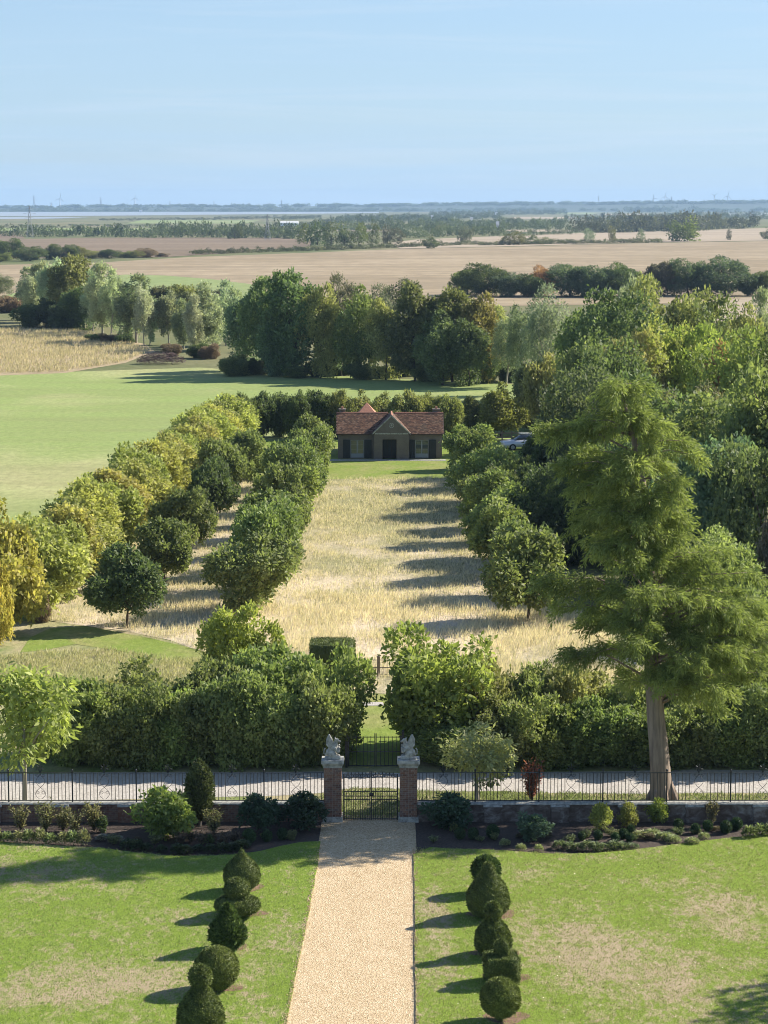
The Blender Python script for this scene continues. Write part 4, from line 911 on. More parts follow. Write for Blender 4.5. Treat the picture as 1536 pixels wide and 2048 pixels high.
for i, (x, y, w, lab) in enumerate(((1010, 1691, 24, 'pale leafed clump near the lawn edge by the dark shrubs'), (1042, 1701, 22, 'tiny pale clump on the right lawn edge'), (1078, 1702, 20, 'tiny pale clump on the right lawn edge beside the variegated band'),
        (1283, 1675, 40, 'pale yellow leafed hosta clump, leftmost of the pale patch'), (1305, 1671, 36, 'pale yellow hosta clump at the back of the pale patch'), (1330, 1678, 42, 'pale hosta clump in the middle of the pale patch'), (1346, 1684, 34, 'pale hosta clump at the front of the pale patch'),
        (1384, 1688, 34, 'single pale hosta clump on the right lawn edge'), (1408, 1678, 26, 'small brownish clump below the rose'))):
    shrub(lab, x, y, y - 14, w, (0.24, 0.26, 0.12), 'mound', 'hosta_clump', 'plant', 'pale clumps in the right bed')
for i in range(9):
    shrub('variegated perennial clump edging the right lawn, %s from the left' % NTH[i], 1120 + i * 18, 1703 - 5 * abs(i - 4) * 0.3, 1680 + (i % 3) * 3, 32, (0.14, 0.17, 0.085), 'mound', 'perennial_clump', 'plant', 'variegated perennials along the right lawn')
for i, (x, y) in enumerate(((1500, 1676), (1522, 1672), (1545, 1670))):
    shrub('mixed green perennial at the right end of the bed, %s from the left' % NTH[i], x, y, y - 26, 36, (0.13, 0.16, 0.06), 'mound', 'perennial_clump', 'plant', 'perennials at the right end of the bed')
for i in range(14):
    x = 868 + i * 44 + random.uniform(-12, 12); y = 1676 + random.uniform(-10, 12) - max(0, x - 1250) * 0.04
    shrub('small green bedding plant in the right bed, %s from the pier' % NTH[i], x, y, y - random.uniform(9, 20), random.uniform(16, 30), random.choice(((0.10, 0.13, 0.05), (0.15, 0.17, 0.07), (0.12, 0.10, 0.06))), random.choice(('mound', 'wand', 'small')), 'bedding_plant', 'plant', 'small bedding plants in the right bed')
for i in range(9):
    x = 225 + i * 45 + random.uniform(-12, 12); y = 1684 + random.uniform(-8, 6)
    shrub('small green bedding plant in the left bed, %s from the left' % NTH[i], x, y, y - random.uniform(9, 22), random.uniform(16, 32), random.choice(((0.10, 0.13, 0.05), (0.15, 0.16, 0.07), (0.13, 0.10, 0.07))), random.choice(('mound', 'wand', 'small')), 'bedding_plant', 'plant', 'small bedding plants in the left bed')
# columnar yew in front of the brick wall
e = empty('columnar_yew', G(400, 1652, 0.03)); tag(e, 'olive green columnar yew standing before the brick wall', 'shrub')
put('foliage', lathe_foliage('columnar_foliage', [(0.05, 0.25), (.24, .35), (.33, .7), (.40, 1.1), (.42, 1.5), (.34, 1.9), (.16, 2.25), (0, 2.42)], 4200, 0.13, 0.3), e, color=(0.062, 0.072, 0.026))
MB().tube([(0, 0, 0), (0.02, 0, 0.6)], 0.06, 6).build('stem', M['pale_bark'], e)
shrub('small red leaved maple behind the right railings', 1063, 1604, 1520, 42, (0.17, 0.055, 0.035), 'wand', 'red_maple', 'shrub', z=0.01)

# small trees behind the railings
def drooper(i):
    c, lb = crown_mesh('drooping_crown', 0.40, 0.33, 0.64, 20, 0.10, 0.16, 620, 5, 0.068, 0.032, 0.55, 'round', wratio=0.36, fill=0.3); return trunk_mesh('drooping_trunk', 0.40, 0.017, lb, 'pale_bark', 14), c
proto('droop', 2, drooper); ASPECT['droop'] = 0.92
tree('droop', 'cherry_tree', 'small yellow green tree with drooping leaves and pale trunk at the left', 'tree', None, 50, 1608, 1335, 225, (0.25, 0.26, 0.06))
tree('droop', 'young_tree', 'small young tree with pale leaves right of the gate', 'tree', None, 955, 1603, 1448, 150, (0.30, 0.32, 0.13))

# ================================================================== BIG SWAMP CYPRESS
def cypress():
    base = G(1326, 1604); Yc = base.y
    e = empty('swamp_cypress', base); tag(e, 'tall feathery swamp cypress with bare flared trunk behind the right railings', 'tree')
    loc = lambda x, y: AT(x, y, Yc) - base
    tr = [loc(1326, 1604), loc(1324, 1590), loc(1322, 1560), loc(1318, 1500), loc(1312, 1440), loc(1306, 1350), loc(1303, 1250), loc(1298, 1130), loc(1290, 1000), loc(1268, 880), loc(1240, 770)]
    rr = [0.52, 0.44, 0.39, 0.36, 0.33, 0.30, 0.27, 0.22, 0.17, 0.10, 0.03]
    b = MB(); k = 14
    b.tube(tr, rr, k)
    for i in range(7):                                      # root flare
        a_ = i * 0.9 + 0.3; b.tube([(0.30 * math.cos(a_), 0.30 * math.sin(a_), 0.75), (0.48 * math.cos(a_), 0.48 * math.sin(a_), 0.25), (0.60 * math.cos(a_), 0.60 * math.sin(a_), -0.05)], [0.07, 0.11, 0.10], 6)
    sil = [(745, 1226, 1246), (770, 1216, 1262), (800, 1203, 1280), (830, 1180, 1300), (850, 1150, 1325), (880, 1120, 1370), (910, 1115, 1395), (950, 1120, 1392), (1000, 1138, 1378), (1040, 1150, 1360), (1080, 1128, 1395),
           (1110, 1112, 1450), (1150, 1085, 1500), (1200, 1112, 1530), (1250, 1128, 1548), (1300, 1135, 1555), (1350, 1190, 1530), (1390, 1262, 1475), (1425, 1290, 1440)]
    sy = np.array([s_[0] for s_ in sil], float); sl = np.array([s_[1] for s_ in sil], float); sr = np.array([s_[2] for s_ in sil], float)
    tz = [p.z for p in tr]; tx = [p.x for p in tr]
    PP, DD, TT, TN, LL = [], [], [], [], []
    boughs = [(y, RNG.uniform(0, 6.283), RNG.uniform(0.62, 0.98)) for y in np.concatenate([RNG.uniform(765, 1050, 40), RNG.uniform(1050, 1375, 52)])]
    boughs += [(y, RNG.uniform(3.6, 5.8), RNG.uniform(0.25, 0.6)) for y in RNG.uniform(850, 1350, 34)]       # boughs towards the garden
    boughs += [(y, a_, 0.98) for (y, a_) in ((846, 3.14), (858, 3.3), (880, 0.1), (905, 6.1), (930, 3.3), (1150, 3.1), (1205, 3.3), (1110, 0.2), (1150, 6.2), (1200, 0.1), (1260, 6.1), (1310, 0.2), (1300, 3.2), (1350, 0.3), (1420, 0.4))]
    for (y, az, q) in boughs:
        zt = loc(1300, y).z; cx = np.interp(zt, tz, tx)
        L0, R0 = loc(np.interp(y, sy, sl), y).x, loc(np.interp(y, sy, sr), y).x; half = (R0 - L0) / 2; c0 = (L0 + R0) / 2
        end = Vector((c0 + half * q * math.cos(az), half * 0.9 * q * math.sin(az), zt + RNG.uniform(-0.15, 0.15)))
        if y in (846, 858): end.x = loc(1096, y).x
        dist = math.hypot(end.x - cx, end.y); st = Vector((cx, 0, zt - dist * RNG.uniform(0.05, 0.4)))
        if st.z < 3.6: st.z = RNG.uniform(3.6, 4.6)
        st.x = np.interp(st.z, tz, tx)
        mid = st.lerp(end, 0.55) + Vector((0, 0, 0.12 * dist)); r0 = 0.018 + 0.011 * dist
        b.tube([st, mid, end], [r0, r0 * 0.6, 0.01], 5)
        out = Vector((end.x - cx, end.y, 0)); out = out.normalized() if out.length > 0.05 else Vector((0, 0, 1)); bt = RNG.random()
        for i in range(int(9 + dist * 4.2)):
            t = 1 - 0.62 * RNG.random() ** 1.5; p = st.lerp(mid, t / 0.55) if t < 0.55 else mid.lerp(end, (t - 0.55) / 0.45)
            p = p + Vector((RNG.normal() * 0.16, RNG.normal() * 0.16, RNG.normal() * 0.10))
            side = Vector((-out.y, out.x, 0)) * RNG.uniform(-0.9, 0.9); ax = (out * RNG.uniform(0.2, 1.0) + side + Vector((0, 0, RNG.uniform(-0.35, 0.45)))).normalized()
            ln = RNG.uniform(0.45, 0.95); m = 54; s_ = RNG.random(m)
            ctr = np.array(p)[None] + np.array(ax)[None] * (s_ * ln)[:, None]; ctr[:, 2] -= 0.45 * ln * s_ ** 2
            off = RNG.normal(size=(m, 3)) * (0.13 * (1 - 0.5 * s_))[:, None]
            d = np.array(ax)[None] * 0.5 + off / 0.13 * 0.35 + RNG.normal(size=(m, 3)) * 0.22; d[:, 2] -= 0.45
            PP.append(ctr + off * 0.6); DD.append(d); TN.append(np.full(m, 0.3 * bt + 0.3 * RNG.random()) + 0.4 * RNG.random(m)); LL.append(RNG.uniform(0.12, 0.27, m))
    P = np.vstack(PP); Dd = np.vstack(DD); t = np.concatenate(TN); Lz = np.concatenate(LL)
    b.build('trunk', M['cypress_bark'], e, True)
    put('crown', leaf_mesh('cypress_sprays', P, Dd, rdir(len(P)), Lz, 0.042, t, M['needle']), e, color=(0.21, 0.245, 0.058))
    print('cypress sprays', len(P))
cypress()

# ================================================================== HEDGE BEHIND THE DRIVE
HG = 'tall mixed hedge shrubs along the drive'
for i, (bx, by, ty, w, col, lab) in enumerate([
    (120, 1512, 1385, 150, MID, 'green hedge shrub behind the drooping tree'), (195, 1505, 1352, 160, OLV, 'loose olive hedge shrub, second from the left of the hedge'), (285, 1502, 1348, 170, OAK, 'hedge shrub above the wall left of the lime shrub'),
    (380, 1505, 1350, 165, OAKD, 'dark hedge shrub straight behind the columnar yew'), (470, 1500, 1328, 180, OAK, 'broad hedge shrub right of the columnar yew'), (555, 1500, 1302, 180, MID, 'tall bright hedge shrub below the round lime bush'),
    (648, 1500, 1306, 165, MID, 'tall hedge shrub left of the gap at the gates'),
    (882, 1502, 1260, 240, (0.22, 0.255, 0.055), 'big lime green shrub right of the gap at the gates'), (985, 1506, 1345, 150, OLV, 'olive hedge shrub right of the big lime shrub'), (1070, 1504, 1352, 150, OAK, 'dark hedge shrub right of the olive one'),
    (1160, 1502, 1336, 160, OLV, 'hedge shrub left of the cypress trunk'), (1250, 1502, 1350, 150, OAK, 'hedge shrub just left behind the cypress trunk'), (1350, 1502, 1345, 160, OAKD, 'dark hedge shrub behind the cypress trunk'),
    (1440, 1502, 1330, 170, OAK, 'hedge shrub right of the cypress trunk'), (1530, 1500, 1290, 180, (0.10, 0.115, 0.055), 'grey green hedge shrub at the right edge')]):
    tree('bush', 'hedge_shrub', lab, 'shrub', HG, bx, by, ty + random.randint(-16, 10), w, tuple(c * 1.25 for c in col) if bx != 882 else col, part='foliage', tname='stem')
FS = 'low dark shrubs at the foot of the hedge'
nm = 0
for bx in list(range(150, 660, 62)) + list(range(884, 1600, 65)):
    near = ['below the drooping tree', 'left end of the hedge foot', 'under the second hedge shrub', 'left of the lime shrub below', 'above the lime shrub', 'left of the columnar yew', 'behind the columnar yew', 'left of the left beast statue', 'beside the left beast statue',
            'right of the right beast statue', 'behind the young tree', 'right of the young tree', 'behind the red maple', 'right of the red maple', 'left of the cypress', 'just left of the cypress trunk', 'behind the cypress trunk', 'just right of the cypress trunk', 'right of the cypress', 'second from the right edge', 'at the right edge', 'past the right edge'][nm % 22]
    tree('bush', 'hedge_shrub', 'low dark shrub at the hedge foot, ' + near, 'shrub', FS, bx, 1530, (1352 if bx < 700 else 1425 if bx < 1000 else 1378) + random.randint(-10, 40), 145, tuple(c * 1.15 for c in (OAK if nm % 3 else MID)), part='foliage', tname='stem'); nm += 1
tree('bush', 'lime_bush', 'round bright lime bush rising behind the left hedge', 'shrub', None, 480, 1392, 1212, 160, (0.25, 0.275, 0.05), part='foliage', tname='stem')
for i, (bx, w, ty) in enumerate(((665, 88, 1283), (948, 36, 1316))):
    Y0_ = G(bx, 1352).y; P = G(bx, 1352); e = empty('clipped_hedge_block', P); tag(e, ['square clipped hedge block left of the meadow gate', 'square clipped hedge block behind the big lime shrub'][i], 'hedge', 'clipped hedge blocks at the meadow edge')
    hw = w / PPM(Y0_) / 2; h = AT(bx, ty, Y0_).z
    put('foliage', lathe_foliage('hedge_block', [(0, 0.02), (hw, 0.03), (hw, h * .5), (hw, h), (hw * .95, h + 0.02), (hw * .5, h + .02), (0, h + 0.02)], 7500, 0.08, 0.02, True, wob=0.004), e, color=(0.070, 0.085, 0.022))
    MB().tube([(0, 0, 0), (0, 0, 0.3)], 0.06, 6).build('stem', M['bark'], e)

# ================================================================== AVENUE ROWS
def row(kind, name, n, A, B, h0, h1, w0, w1, cols, text, group, cat='tree', jit=0.35, **kw):
    A, B = G(*A), G(*B)
    for i in range(n):
        t = i / (n - 1); P = A.lerp(B, t) + Vector((random.uniform(-jit, jit), random.uniform(-jit, jit), 0)); P.z = 0
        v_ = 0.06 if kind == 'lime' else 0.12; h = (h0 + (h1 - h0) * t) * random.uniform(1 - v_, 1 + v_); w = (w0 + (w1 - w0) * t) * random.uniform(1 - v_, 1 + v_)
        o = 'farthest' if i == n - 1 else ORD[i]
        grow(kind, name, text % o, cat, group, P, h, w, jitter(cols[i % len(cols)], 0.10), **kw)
row('oak', 'oak_tree', 6, (262, 1256), (488, 962), 4.5, 4.2, 4.2, 4.0, [OAKD, OAK, OAK], '%s dark oak of the outer left avenue row', 'oaks of the outer left row')
row('oak', 'oak_tree', 11, (497, 1228), (630, 938), 4.9, 4.2, 4.9, 3.8, [OAK, MID, OAK, MID], '%s oak of the inner left avenue row', 'oaks of the inner left row')
row('oak', 'oak_tree', 11, (1044, 1243), (936, 940), 5.1, 4.1, 4.9, 3.9, [MID, OAK, MID, MID], '%s oak of the inner right avenue row', 'oaks of the inner right row')
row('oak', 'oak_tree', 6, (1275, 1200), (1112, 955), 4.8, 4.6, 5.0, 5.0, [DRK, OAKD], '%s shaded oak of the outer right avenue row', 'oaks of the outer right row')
row('lime', 'lime_tree', 22, (62, 1232), (462, 893), 5.0, 4.9, 5.0, 5.2, [(0.285, 0.285, 0.078), (0.265, 0.275, 0.075), (0.30, 0.285, 0.075), (0.275, 0.265, 0.08)], '%s yellow green tree of the left boundary row', 'yellowing trees of the left row')
tree('lime', 'golden_tree', 'golden yellow tree cut by the left edge of the photo', 'tree', None, -4, 1292, 1130, 70, (0.42, 0.335, 0.07))
tree('lime', 'yellow_tree', 'yellow green tree behind the golden tree at the left edge', 'tree', None, 4, 1272, 1008, 185, (0.34, 0.295, 0.06))
tree('bush', 'brown_shrub', 'small brown leafed shrub under the yellow tree at left', 'shrub', None, 78, 1245, 1180, 50, BRN, part='foliage', tname='stem')

# hedge behind the garden house
hx = [496, 528, 560, 594, 628, 660, 694, 728, 762, 796, 830, 866, 898]
for i, x in enumerate(hx):
    tree('lime' if i % 2 else 'bush', 'hedge_tree', ['leftmost', 'second from the left', 'third from the left', 'above the gap left of the house', 'left of the house', 'by the left chimney', 'behind the left half of the roof', 'behind the pink rear roof', 'behind the gable', 'right of the gable', 'behind the right half of the roof', 'by the right chimney', 'right of the right chimney'][i] + ', hedge tree behind the garden house', 'tree', 'hedge trees behind the garden house',
         x, 878 - (i % 3) * 2, 786 + random.randint(-3, 8), 62, OAKD if i < 6 else OLV)
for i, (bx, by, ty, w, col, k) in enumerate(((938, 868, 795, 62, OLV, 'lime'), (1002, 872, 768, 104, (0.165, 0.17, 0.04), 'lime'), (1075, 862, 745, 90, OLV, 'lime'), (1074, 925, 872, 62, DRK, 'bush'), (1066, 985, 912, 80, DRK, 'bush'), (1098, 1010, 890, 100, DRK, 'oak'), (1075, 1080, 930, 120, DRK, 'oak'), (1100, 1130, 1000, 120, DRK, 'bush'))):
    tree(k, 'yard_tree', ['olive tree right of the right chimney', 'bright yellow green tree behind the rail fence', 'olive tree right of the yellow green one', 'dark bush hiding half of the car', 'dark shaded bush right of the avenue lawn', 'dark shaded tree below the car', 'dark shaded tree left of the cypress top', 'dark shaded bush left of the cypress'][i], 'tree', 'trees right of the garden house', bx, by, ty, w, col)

# ================================================================== RIGHT WOODLAND
RW = [(1165, 1010, 735, 185, DRK, 'broad', 'dark wood tree left behind the cypress top'), (1205, 960, 672, 190, OAKD, 'broad', 'dark green tree above the cypress tip'), (1160, 900, 690, 120, OAK, 'wood', 'wood tree on the left edge of the wood'),
      (1105, 880, 715, 100, OLV, 'bush', 'olive scrub on the left edge of the wood'), (1070, 850, 730, 90, (0.12, 0.125, 0.05), 'bush', 'yellowish scrub left of the wood'),
      (1310, 990, 752, 190, OAKD, 'broad', 'dark broad tree right of the cypress tip'), (1420, 1060, 790, 220, OAK, 'broad', 'broad green tree right of the cypress top'), (1520, 1080, 780, 220, OAK, 'broad', 'broad dark tree at the right edge'),
      (1330, 900, 645, 170, (0.25, 0.265, 0.06), 'broad', 'yellow green maple in the middle of the wood'), (1415, 905, 655, 160, (0.26, 0.29, 0.055), 'broad', 'light green maple crown in the wood'), (1262, 905, 668, 125, (0.26, 0.235, 0.08), 'broad', 'golden tinted crown left of the maple'),
      (1445, 950, 690, 120, RUS, 'wood', 'rust tinted crown in the wood'), (1505, 960, 662, 190, (0.22, 0.265, 0.055), 'broad', 'bright lime maple at the right edge of the wood'), (1385, 990, 772, 130, (0.13, 0.12, 0.06), 'broad', 'brownish crown below the rust tinted one'),
      (1240, 850, 582, 190, OAKD, 'broad', 'tall dark dome at the back of the wood'), (1180, 840, 612, 130, OAK, 'broad', 'rounded green tree at the back left of the wood'), (1340, 840, 560, 150, OLV, 'broad', 'tall olive tree at the back of the wood'),
      (1410, 840, 598, 160, (0.105, 0.125, 0.042), 'broad', 'light olive rounded tree at the back of the wood'), (1475, 850, 612, 110, OLV, 'wood', 'olive tree at the back right of the wood'), (1262, 800, 562, 70, SIL, 'poplar', 'silver poplar rising out of the wood'),
      (1520, 800, 580, 60, SIL, 'poplar', 'silver poplar at the right edge'), (1090, 800, 572, 100, (0.19, 0.215, 0.125), 'willow', 'silver willow at the left of the wood'), (1045, 790, 612, 70, (0.18, 0.205, 0.12), 'willow', 'small silver willow left of the tall willow'),
      (1120, 1120, 900, 160, DRK, 'broad', 'dark shrubby tree behind the cypress left side'), (1440, 1190, 885, 200, BLU, 'broad', 'blue green tree right of the cypress waist'), (1530, 1210, 860, 200, OAKD, 'broad', 'dark tree low at the right edge'),
      (1540, 1290, 1015, 90, (0.12, 0.10, 0.078), 'bush', 'brown twiggy bush at the right edge'), (1450, 1300, 1060, 170, MID, 'broad', 'green shrub tree behind the cypress right side'), (1530, 1370, 1180, 140, (0.13, 0.145, 0.05), 'bush', 'yellowish bush low at the right edge'),
      (1350, 1160, 930, 170, OAKD, 'broad', 'dark tree hidden behind the cypress'), (1220, 1120, 880, 170, DRK, 'broad', 'dark shaded tree behind the cypress trunk'), (1600, 1100, 700, 240, OAK, 'broad', 'broad green tree past the right edge'), (1610, 960, 640, 220, OAKD, 'broad', 'dark broad tree past the right edge')]
for (bx, by, ty, w, col, k, lab) in RW: tree(k, 'woodland_tree', lab, 'tree', 'trees of the right hand wood', bx, by, ty, w * (1.3 if k == 'broad' else 1.05), tuple(c * (1.3 if max(col) < 0.2 else 1.0) for c in col))

# ================================================================== MIDDLE BELT
MBT = [(486, 742, 585, 90, BLU, 'wood', 'blue green tree at the left end of the middle belt'), (530, 748, 558, 100, OAKD, 'wood', 'dark tree, second from the left of the belt'), (592, 754, 545, 110, DRK, 'wood', 'tallest darkest tree of the middle belt'),
       (640, 756, 572, 92, OLV, 'wood', 'olive tree right of the tallest dark one'), (712, 757, 576, 105, (0.10, 0.11, 0.035), 'wood', 'yellowish tree in the middle of the belt'), (772, 760, 602, 90, OLV, 'wood', 'lower olive tree left of centre of the belt'),
       (830, 762, 568, 112, (0.085, 0.088, 0.038), 'wood', 'brown olive tree at the centre of the belt'), (905, 764, 580, 112, (0.09, 0.095, 0.032), 'wood', 'tree right of centre of the belt'), (958, 766, 590, 100, (0.115, 0.095, 0.03), 'wood', 'orange tinted tree right in the belt'),
       (885, 770, 625, 115, DRK, 'wood', 'dark bushy tree in front of the belt centre'), (938, 772, 640, 100, DRK, 'wood', 'dark bushy tree in front right of the belt'), (683, 752, 622, 52, SIL, 'poplar', 'small silver poplar in front of the belt'),
       (1012, 775, 622, 80, (0.18, 0.205, 0.12), 'willow', 'silver willow at the right end of the belt'), (985, 700, 612, 70, OLV, 'wood', 'olive tree behind the right end of the belt'), (560, 752, 640, 70, BLU, 'bush', 'low dark bush at the belt foot on the left'),
       (745, 715, 570, 70, (0.12, 0.125, 0.075), 'willow', 'pale bare tree behind the belt'), (800, 700, 560, 90, (0.115, 0.12, 0.07), 'willow', 'pale grey green tree behind the belt centre'), (690, 700, 548, 60, (0.12, 0.115, 0.07), 'willow', 'thin pale tree behind the belt')]
for (bx, by, ty, w, col, k, lab) in MBT: tree(k, 'belt_tree', lab, 'tree', 'trees of the middle belt', bx, by, ty, w * 1.14, tuple(c * (1.1 if k in ('poplar', 'willow') else 1.65) for c in col))
PT = [(52, 640, 535, 50, SIL, 'poplar', 'pale poplar at the left end of the poplar line'), (82, 644, 524, 62, SIL, 'poplar', 'silver poplar, second from the left'), (112, 650, 522, 60, SIL, 'poplar', 'silver poplar left of the olive tree'), (146, 655, 513, 92, OLV, 'wood', 'olive tree among the silver poplars'),
      (108, 655, 600, 70, DRK, 'bush', 'dark bush below the left poplars'), (168, 660, 575, 80, OAKD, 'wood', 'dark tree below the olive one'), (205, 668, 526, 76, SIL, 'poplar', 'tall silver poplar right of the olive tree'), (238, 672, 556, 50, SIL, 'poplar', 'slim silver poplar in the line'),
      (272, 686, 550, 84, (0.16, 0.185, 0.10), 'poplar', 'broad yellow silver poplar in the middle of the line'), (300, 690, 600, 40, SIL, 'poplar', 'thin young poplar beside the broad one'), (338, 690, 585, 52, (0.17, 0.19, 0.11), 'poplar', 'young poplar left of a pair'), (368, 698, 598, 48, (0.17, 0.19, 0.11), 'poplar', 'young poplar right of a pair'),
      (405, 702, 566, 72, SIL, 'poplar', 'silver poplar with bare lower trunk'), (452, 692, 562, 62, SIL, 'poplar', 'tall silver poplar at the right end of the line'), (472, 690, 575, 40, SIL, 'poplar', 'thin silver poplar against the dark belt'), (320, 640, 575, 70, (0.075, 0.07, 0.04), 'bush', 'brown hedge bush behind the poplars'),
      (375, 640, 572, 80, OLV, 'bush', 'olive hedge bush behind the poplars'), (425, 640, 580, 60, (0.08, 0.085, 0.05), 'bush', 'grey hedge bush behind the right poplars'), (20, 625, 590, 60, BRN, 'bush', 'brown scrub at the left edge'), (-5, 600, 545, 60, (0.12, 0.13, 0.07), 'willow', 'pale tree at the left edge'),
      (66, 646, 548, 44, SIL, 'poplar', 'shorter poplar between the two leftmost poplars'), (126, 652, 545, 46, SIL, 'poplar', 'poplar right against the olive tree'), (186, 662, 540, 50, SIL, 'poplar', 'poplar left of the tall silver poplar'), (222, 674, 540, 52, SIL, 'poplar', 'poplar right of the tall silver poplar'), (254, 684, 572, 48, SIL, 'poplar', 'poplar left of the broad yellow silver poplar'),
      (288, 692, 575, 46, SIL, 'poplar', 'poplar half behind the broad yellow silver poplar'), (390, 704, 590, 46, SIL, 'poplar', 'poplar with thin crown right of the young pair'), (425, 700, 590, 50, SIL, 'poplar', 'poplar between the last two tall ones'), (352, 655, 588, 70, (0.09, 0.10, 0.05), 'bush', 'dark hedge bush seen between the young poplars'), (60, 655, 610, 60, OAKD, 'bush', 'dark bush at the foot of the leftmost poplars'), (135, 660, 610, 60, DRK, 'bush', 'dark bush at the foot of the olive tree')]
for (bx, by, ty, w, col, k, lab) in PT: tree(k, 'poplar_tree' if k == 'poplar' else 'scrub_tree', lab, 'tree', 'silver poplar line and its scrub', bx, by, ty, w * (1.0 if k == 'poplar' else 1.2), tuple(c * (1.2 if k == 'poplar' else 1.1) for c in col))
for i, x in enumerate((195, 222, 250, 345, 395, 418)):
    tree('bush', 'scrub_bush', ['dark low scrub under the left poplars', 'low scrub right of it', 'low scrub by the straw field corner', 'low scrub behind the brushwood heap', 'dark scrub right of the brushwood heap', 'low scrub at the foot of the belt'][i], 'shrub', 'low scrub under the poplars', x, 684 + (i > 2) * 24 + i * 2, 668 + (i > 2) * 20, 44, BRN if i % 2 else OAKD, part='foliage', tname='stem')
for i, x in enumerate(range(470, 1060, 42)):
    tree('bush', 'belt_bush', 'dark understorey bush at the foot of the middle belt, %s from the left' % NTH[i], 'shrub', 'understorey of the middle belt', x, 752 + 1.2 * i - (i % 3) * 4, 712 + (i % 4) * 7, 60, OAKD if i % 3 else OAK, part='foliage', tname='stem')
# brushwood heap
e = empty('brushwood_heap', G(322, 728)); tag(e, 'heap of purple brown cut brushwood at the field edge', 'brush heap')
b = MB()
for i in range(1100):
    a_ = random.uniform(0, 6.283); r = math.sqrt(random.random()) * 3.4; z = 1.75 * math.sqrt(max(0, 1 - (r / 3.6) ** 2)) * random.uniform(0.2, 1); d = Vector(rdir(1)[0]); d.z *= 0.45; p = Vector((r * math.cos(a_), r * 0.75 * math.sin(a_), z + 0.05)); l = random.uniform(0.4, 1.1)
    b.tube([p - d * l * 0.5, p + d * l * 0.5], [0.022, 0.01], 3, False)
b.build('brushwood', simple('cut_brushwood', (0.135, 0.09, 0.082), 0.95, 2, 0.4), e)

# ================================================================== MID-DISTANCE HEDGE TREES
FT = [(975, 592, 527, 95, OAKD, 'big dark tree left of the right field hedge'), (935, 590, 540, 60, OAK, 'green tree at the left end of the right field hedge'), (1020, 594, 545, 60, BLU, 'blue green tree right of the big dark tree'), (1082, 592, 532, 62, RUS, 'rust brown tree in the right field hedge'), (1062, 594, 548, 55, DRK, 'dark tree left of the rust brown one'),
      (1140, 593, 530, 88, BLU, 'dark rounded tree right of the rust brown one'), (1195, 594, 532, 78, BLU, 'dark tree in the middle of the right field hedge'), (1240, 594, 527, 80, OAKD, 'tall dark tree right of the middle'), (1280, 594, 545, 50, BLU, 'lower dark tree beside the grey thicket'), (1322, 592, 525, 60, (0.10, 0.09, 0.065), 'grey brown bare thicket tree in the hedge'),
      (1376, 592, 519, 82, BLU, 'dark rounded tree left of the largest round tree'), (1450, 592, 514, 112, BLU, 'largest round tree of the right field hedge'), (1495, 592, 548, 40, DRK, 'small dark tree beside the largest round tree'), (1527, 592, 543, 48, OAKD, 'dark tree at the right edge of the field hedge')]
for (bx, by, ty, w, col, lab) in FT: tree('broad', 'field_tree', lab, 'tree', 'trees of the right field hedge', bx, by, ty, w * 1.3, col)
LT = [(18, 520, 478, 50, OAKD, 'large dark oak at the left edge of the ploughed field'), (2, 524, 505, 40, OAK, 'low bush below the dark oak'), (60, 522, 494, 62, OAKD, 'broad bush right of the dark oak'), (98, 519, 500, 36, OAK, 'small bush between two larger ones'), (126, 519, 488, 58, OAKD, 'rounded dark tree in the left field hedge'), (160, 518, 493, 34, OLV, 'olive bush right of the rounded dark tree'),
      (186, 517, 500, 34, OLV, 'low olive bush in the left field hedge'), (216, 517, 499, 32, OAKD, 'dark bush in the left field hedge'), (248, 516, 503, 30, OAK, 'small green bush near the hedge end'), (270, 516, 501, 30, OLV, 'small olive bush near the hedge end'), (293, 515, 496, 42, BRN, 'brown bush at the end of the left field hedge'), (322, 514, 506, 22, BRN, 'last small brown bush of the left field hedge')]
for (bx, by, ty, w, col, lab) in LT: tree('broad', 'field_tree', lab, 'tree', 'trees of the left field hedge', bx, by, ty, w * 1.25, col)
CT = [(608, 488, 446, 40, MID, 'left tree of the tall central clump'), (635, 490, 440, 44, (0.085, 0.12, 0.045), 'bright tree in the left of the central clump'), (662, 491, 442, 42, OAK, 'third tree of the central clump'), (690, 491, 444, 42, OAK, 'middle tree of the central clump'), (717, 491, 445, 40, MID, 'fifth tree of the central clump'), (744, 490, 447, 40, OAK, 'sixth tree of the central clump'),
      (775, 488, 450, 30, (0.12, 0.11, 0.07), 'bare brownish tree right of the central clump'), (798, 488, 455, 26, (0.12, 0.11, 0.07), 'second bare brownish tree right of the central clump'), (858, 497, 468, 42, OAKD, 'round dark tree alone right of the clump'), (1020, 490, 462, 60, OLV, 'olive thicket tree on the pale field edge'), (1060, 489, 470, 50, OAK, 'green thicket tree on the pale field edge'), (1090, 488, 474, 40, OAK, 'low thicket tree on the pale field edge'),
      (1346, 483, 440, 46, OAK, 'left half of the big tree pair by the wood'), (1375, 483, 432, 62, MID, 'right half of the big tree pair by the wood'), (1180, 484, 456, 22, SIL, 'small silver tree in the far hedge'), (1280, 482, 457, 22, SIL, 'second small silver tree in the far hedge'), (1225, 484, 452, 18, OLV, 'slim olive tree between two silver ones'), (1460, 480, 458, 18, (0.11, 0.10, 0.07), 'bare tree on the pale right field'), (1530, 479, 456, 26, OAKD, 'dark tree at the right edge of the pale field'),
      (470, 478, 446, 34, OAKD, 'dark round tree left of the pale shed'), (232, 474, 446, 38, OAKD, 'dark tree in the far left line'), (930, 485, 450, 34, (0.12, 0.13, 0.08), 'tall thin pale tree on the pale field edge'), (880, 470, 450, 30, OLV, 'olive tree beyond the pale field')]
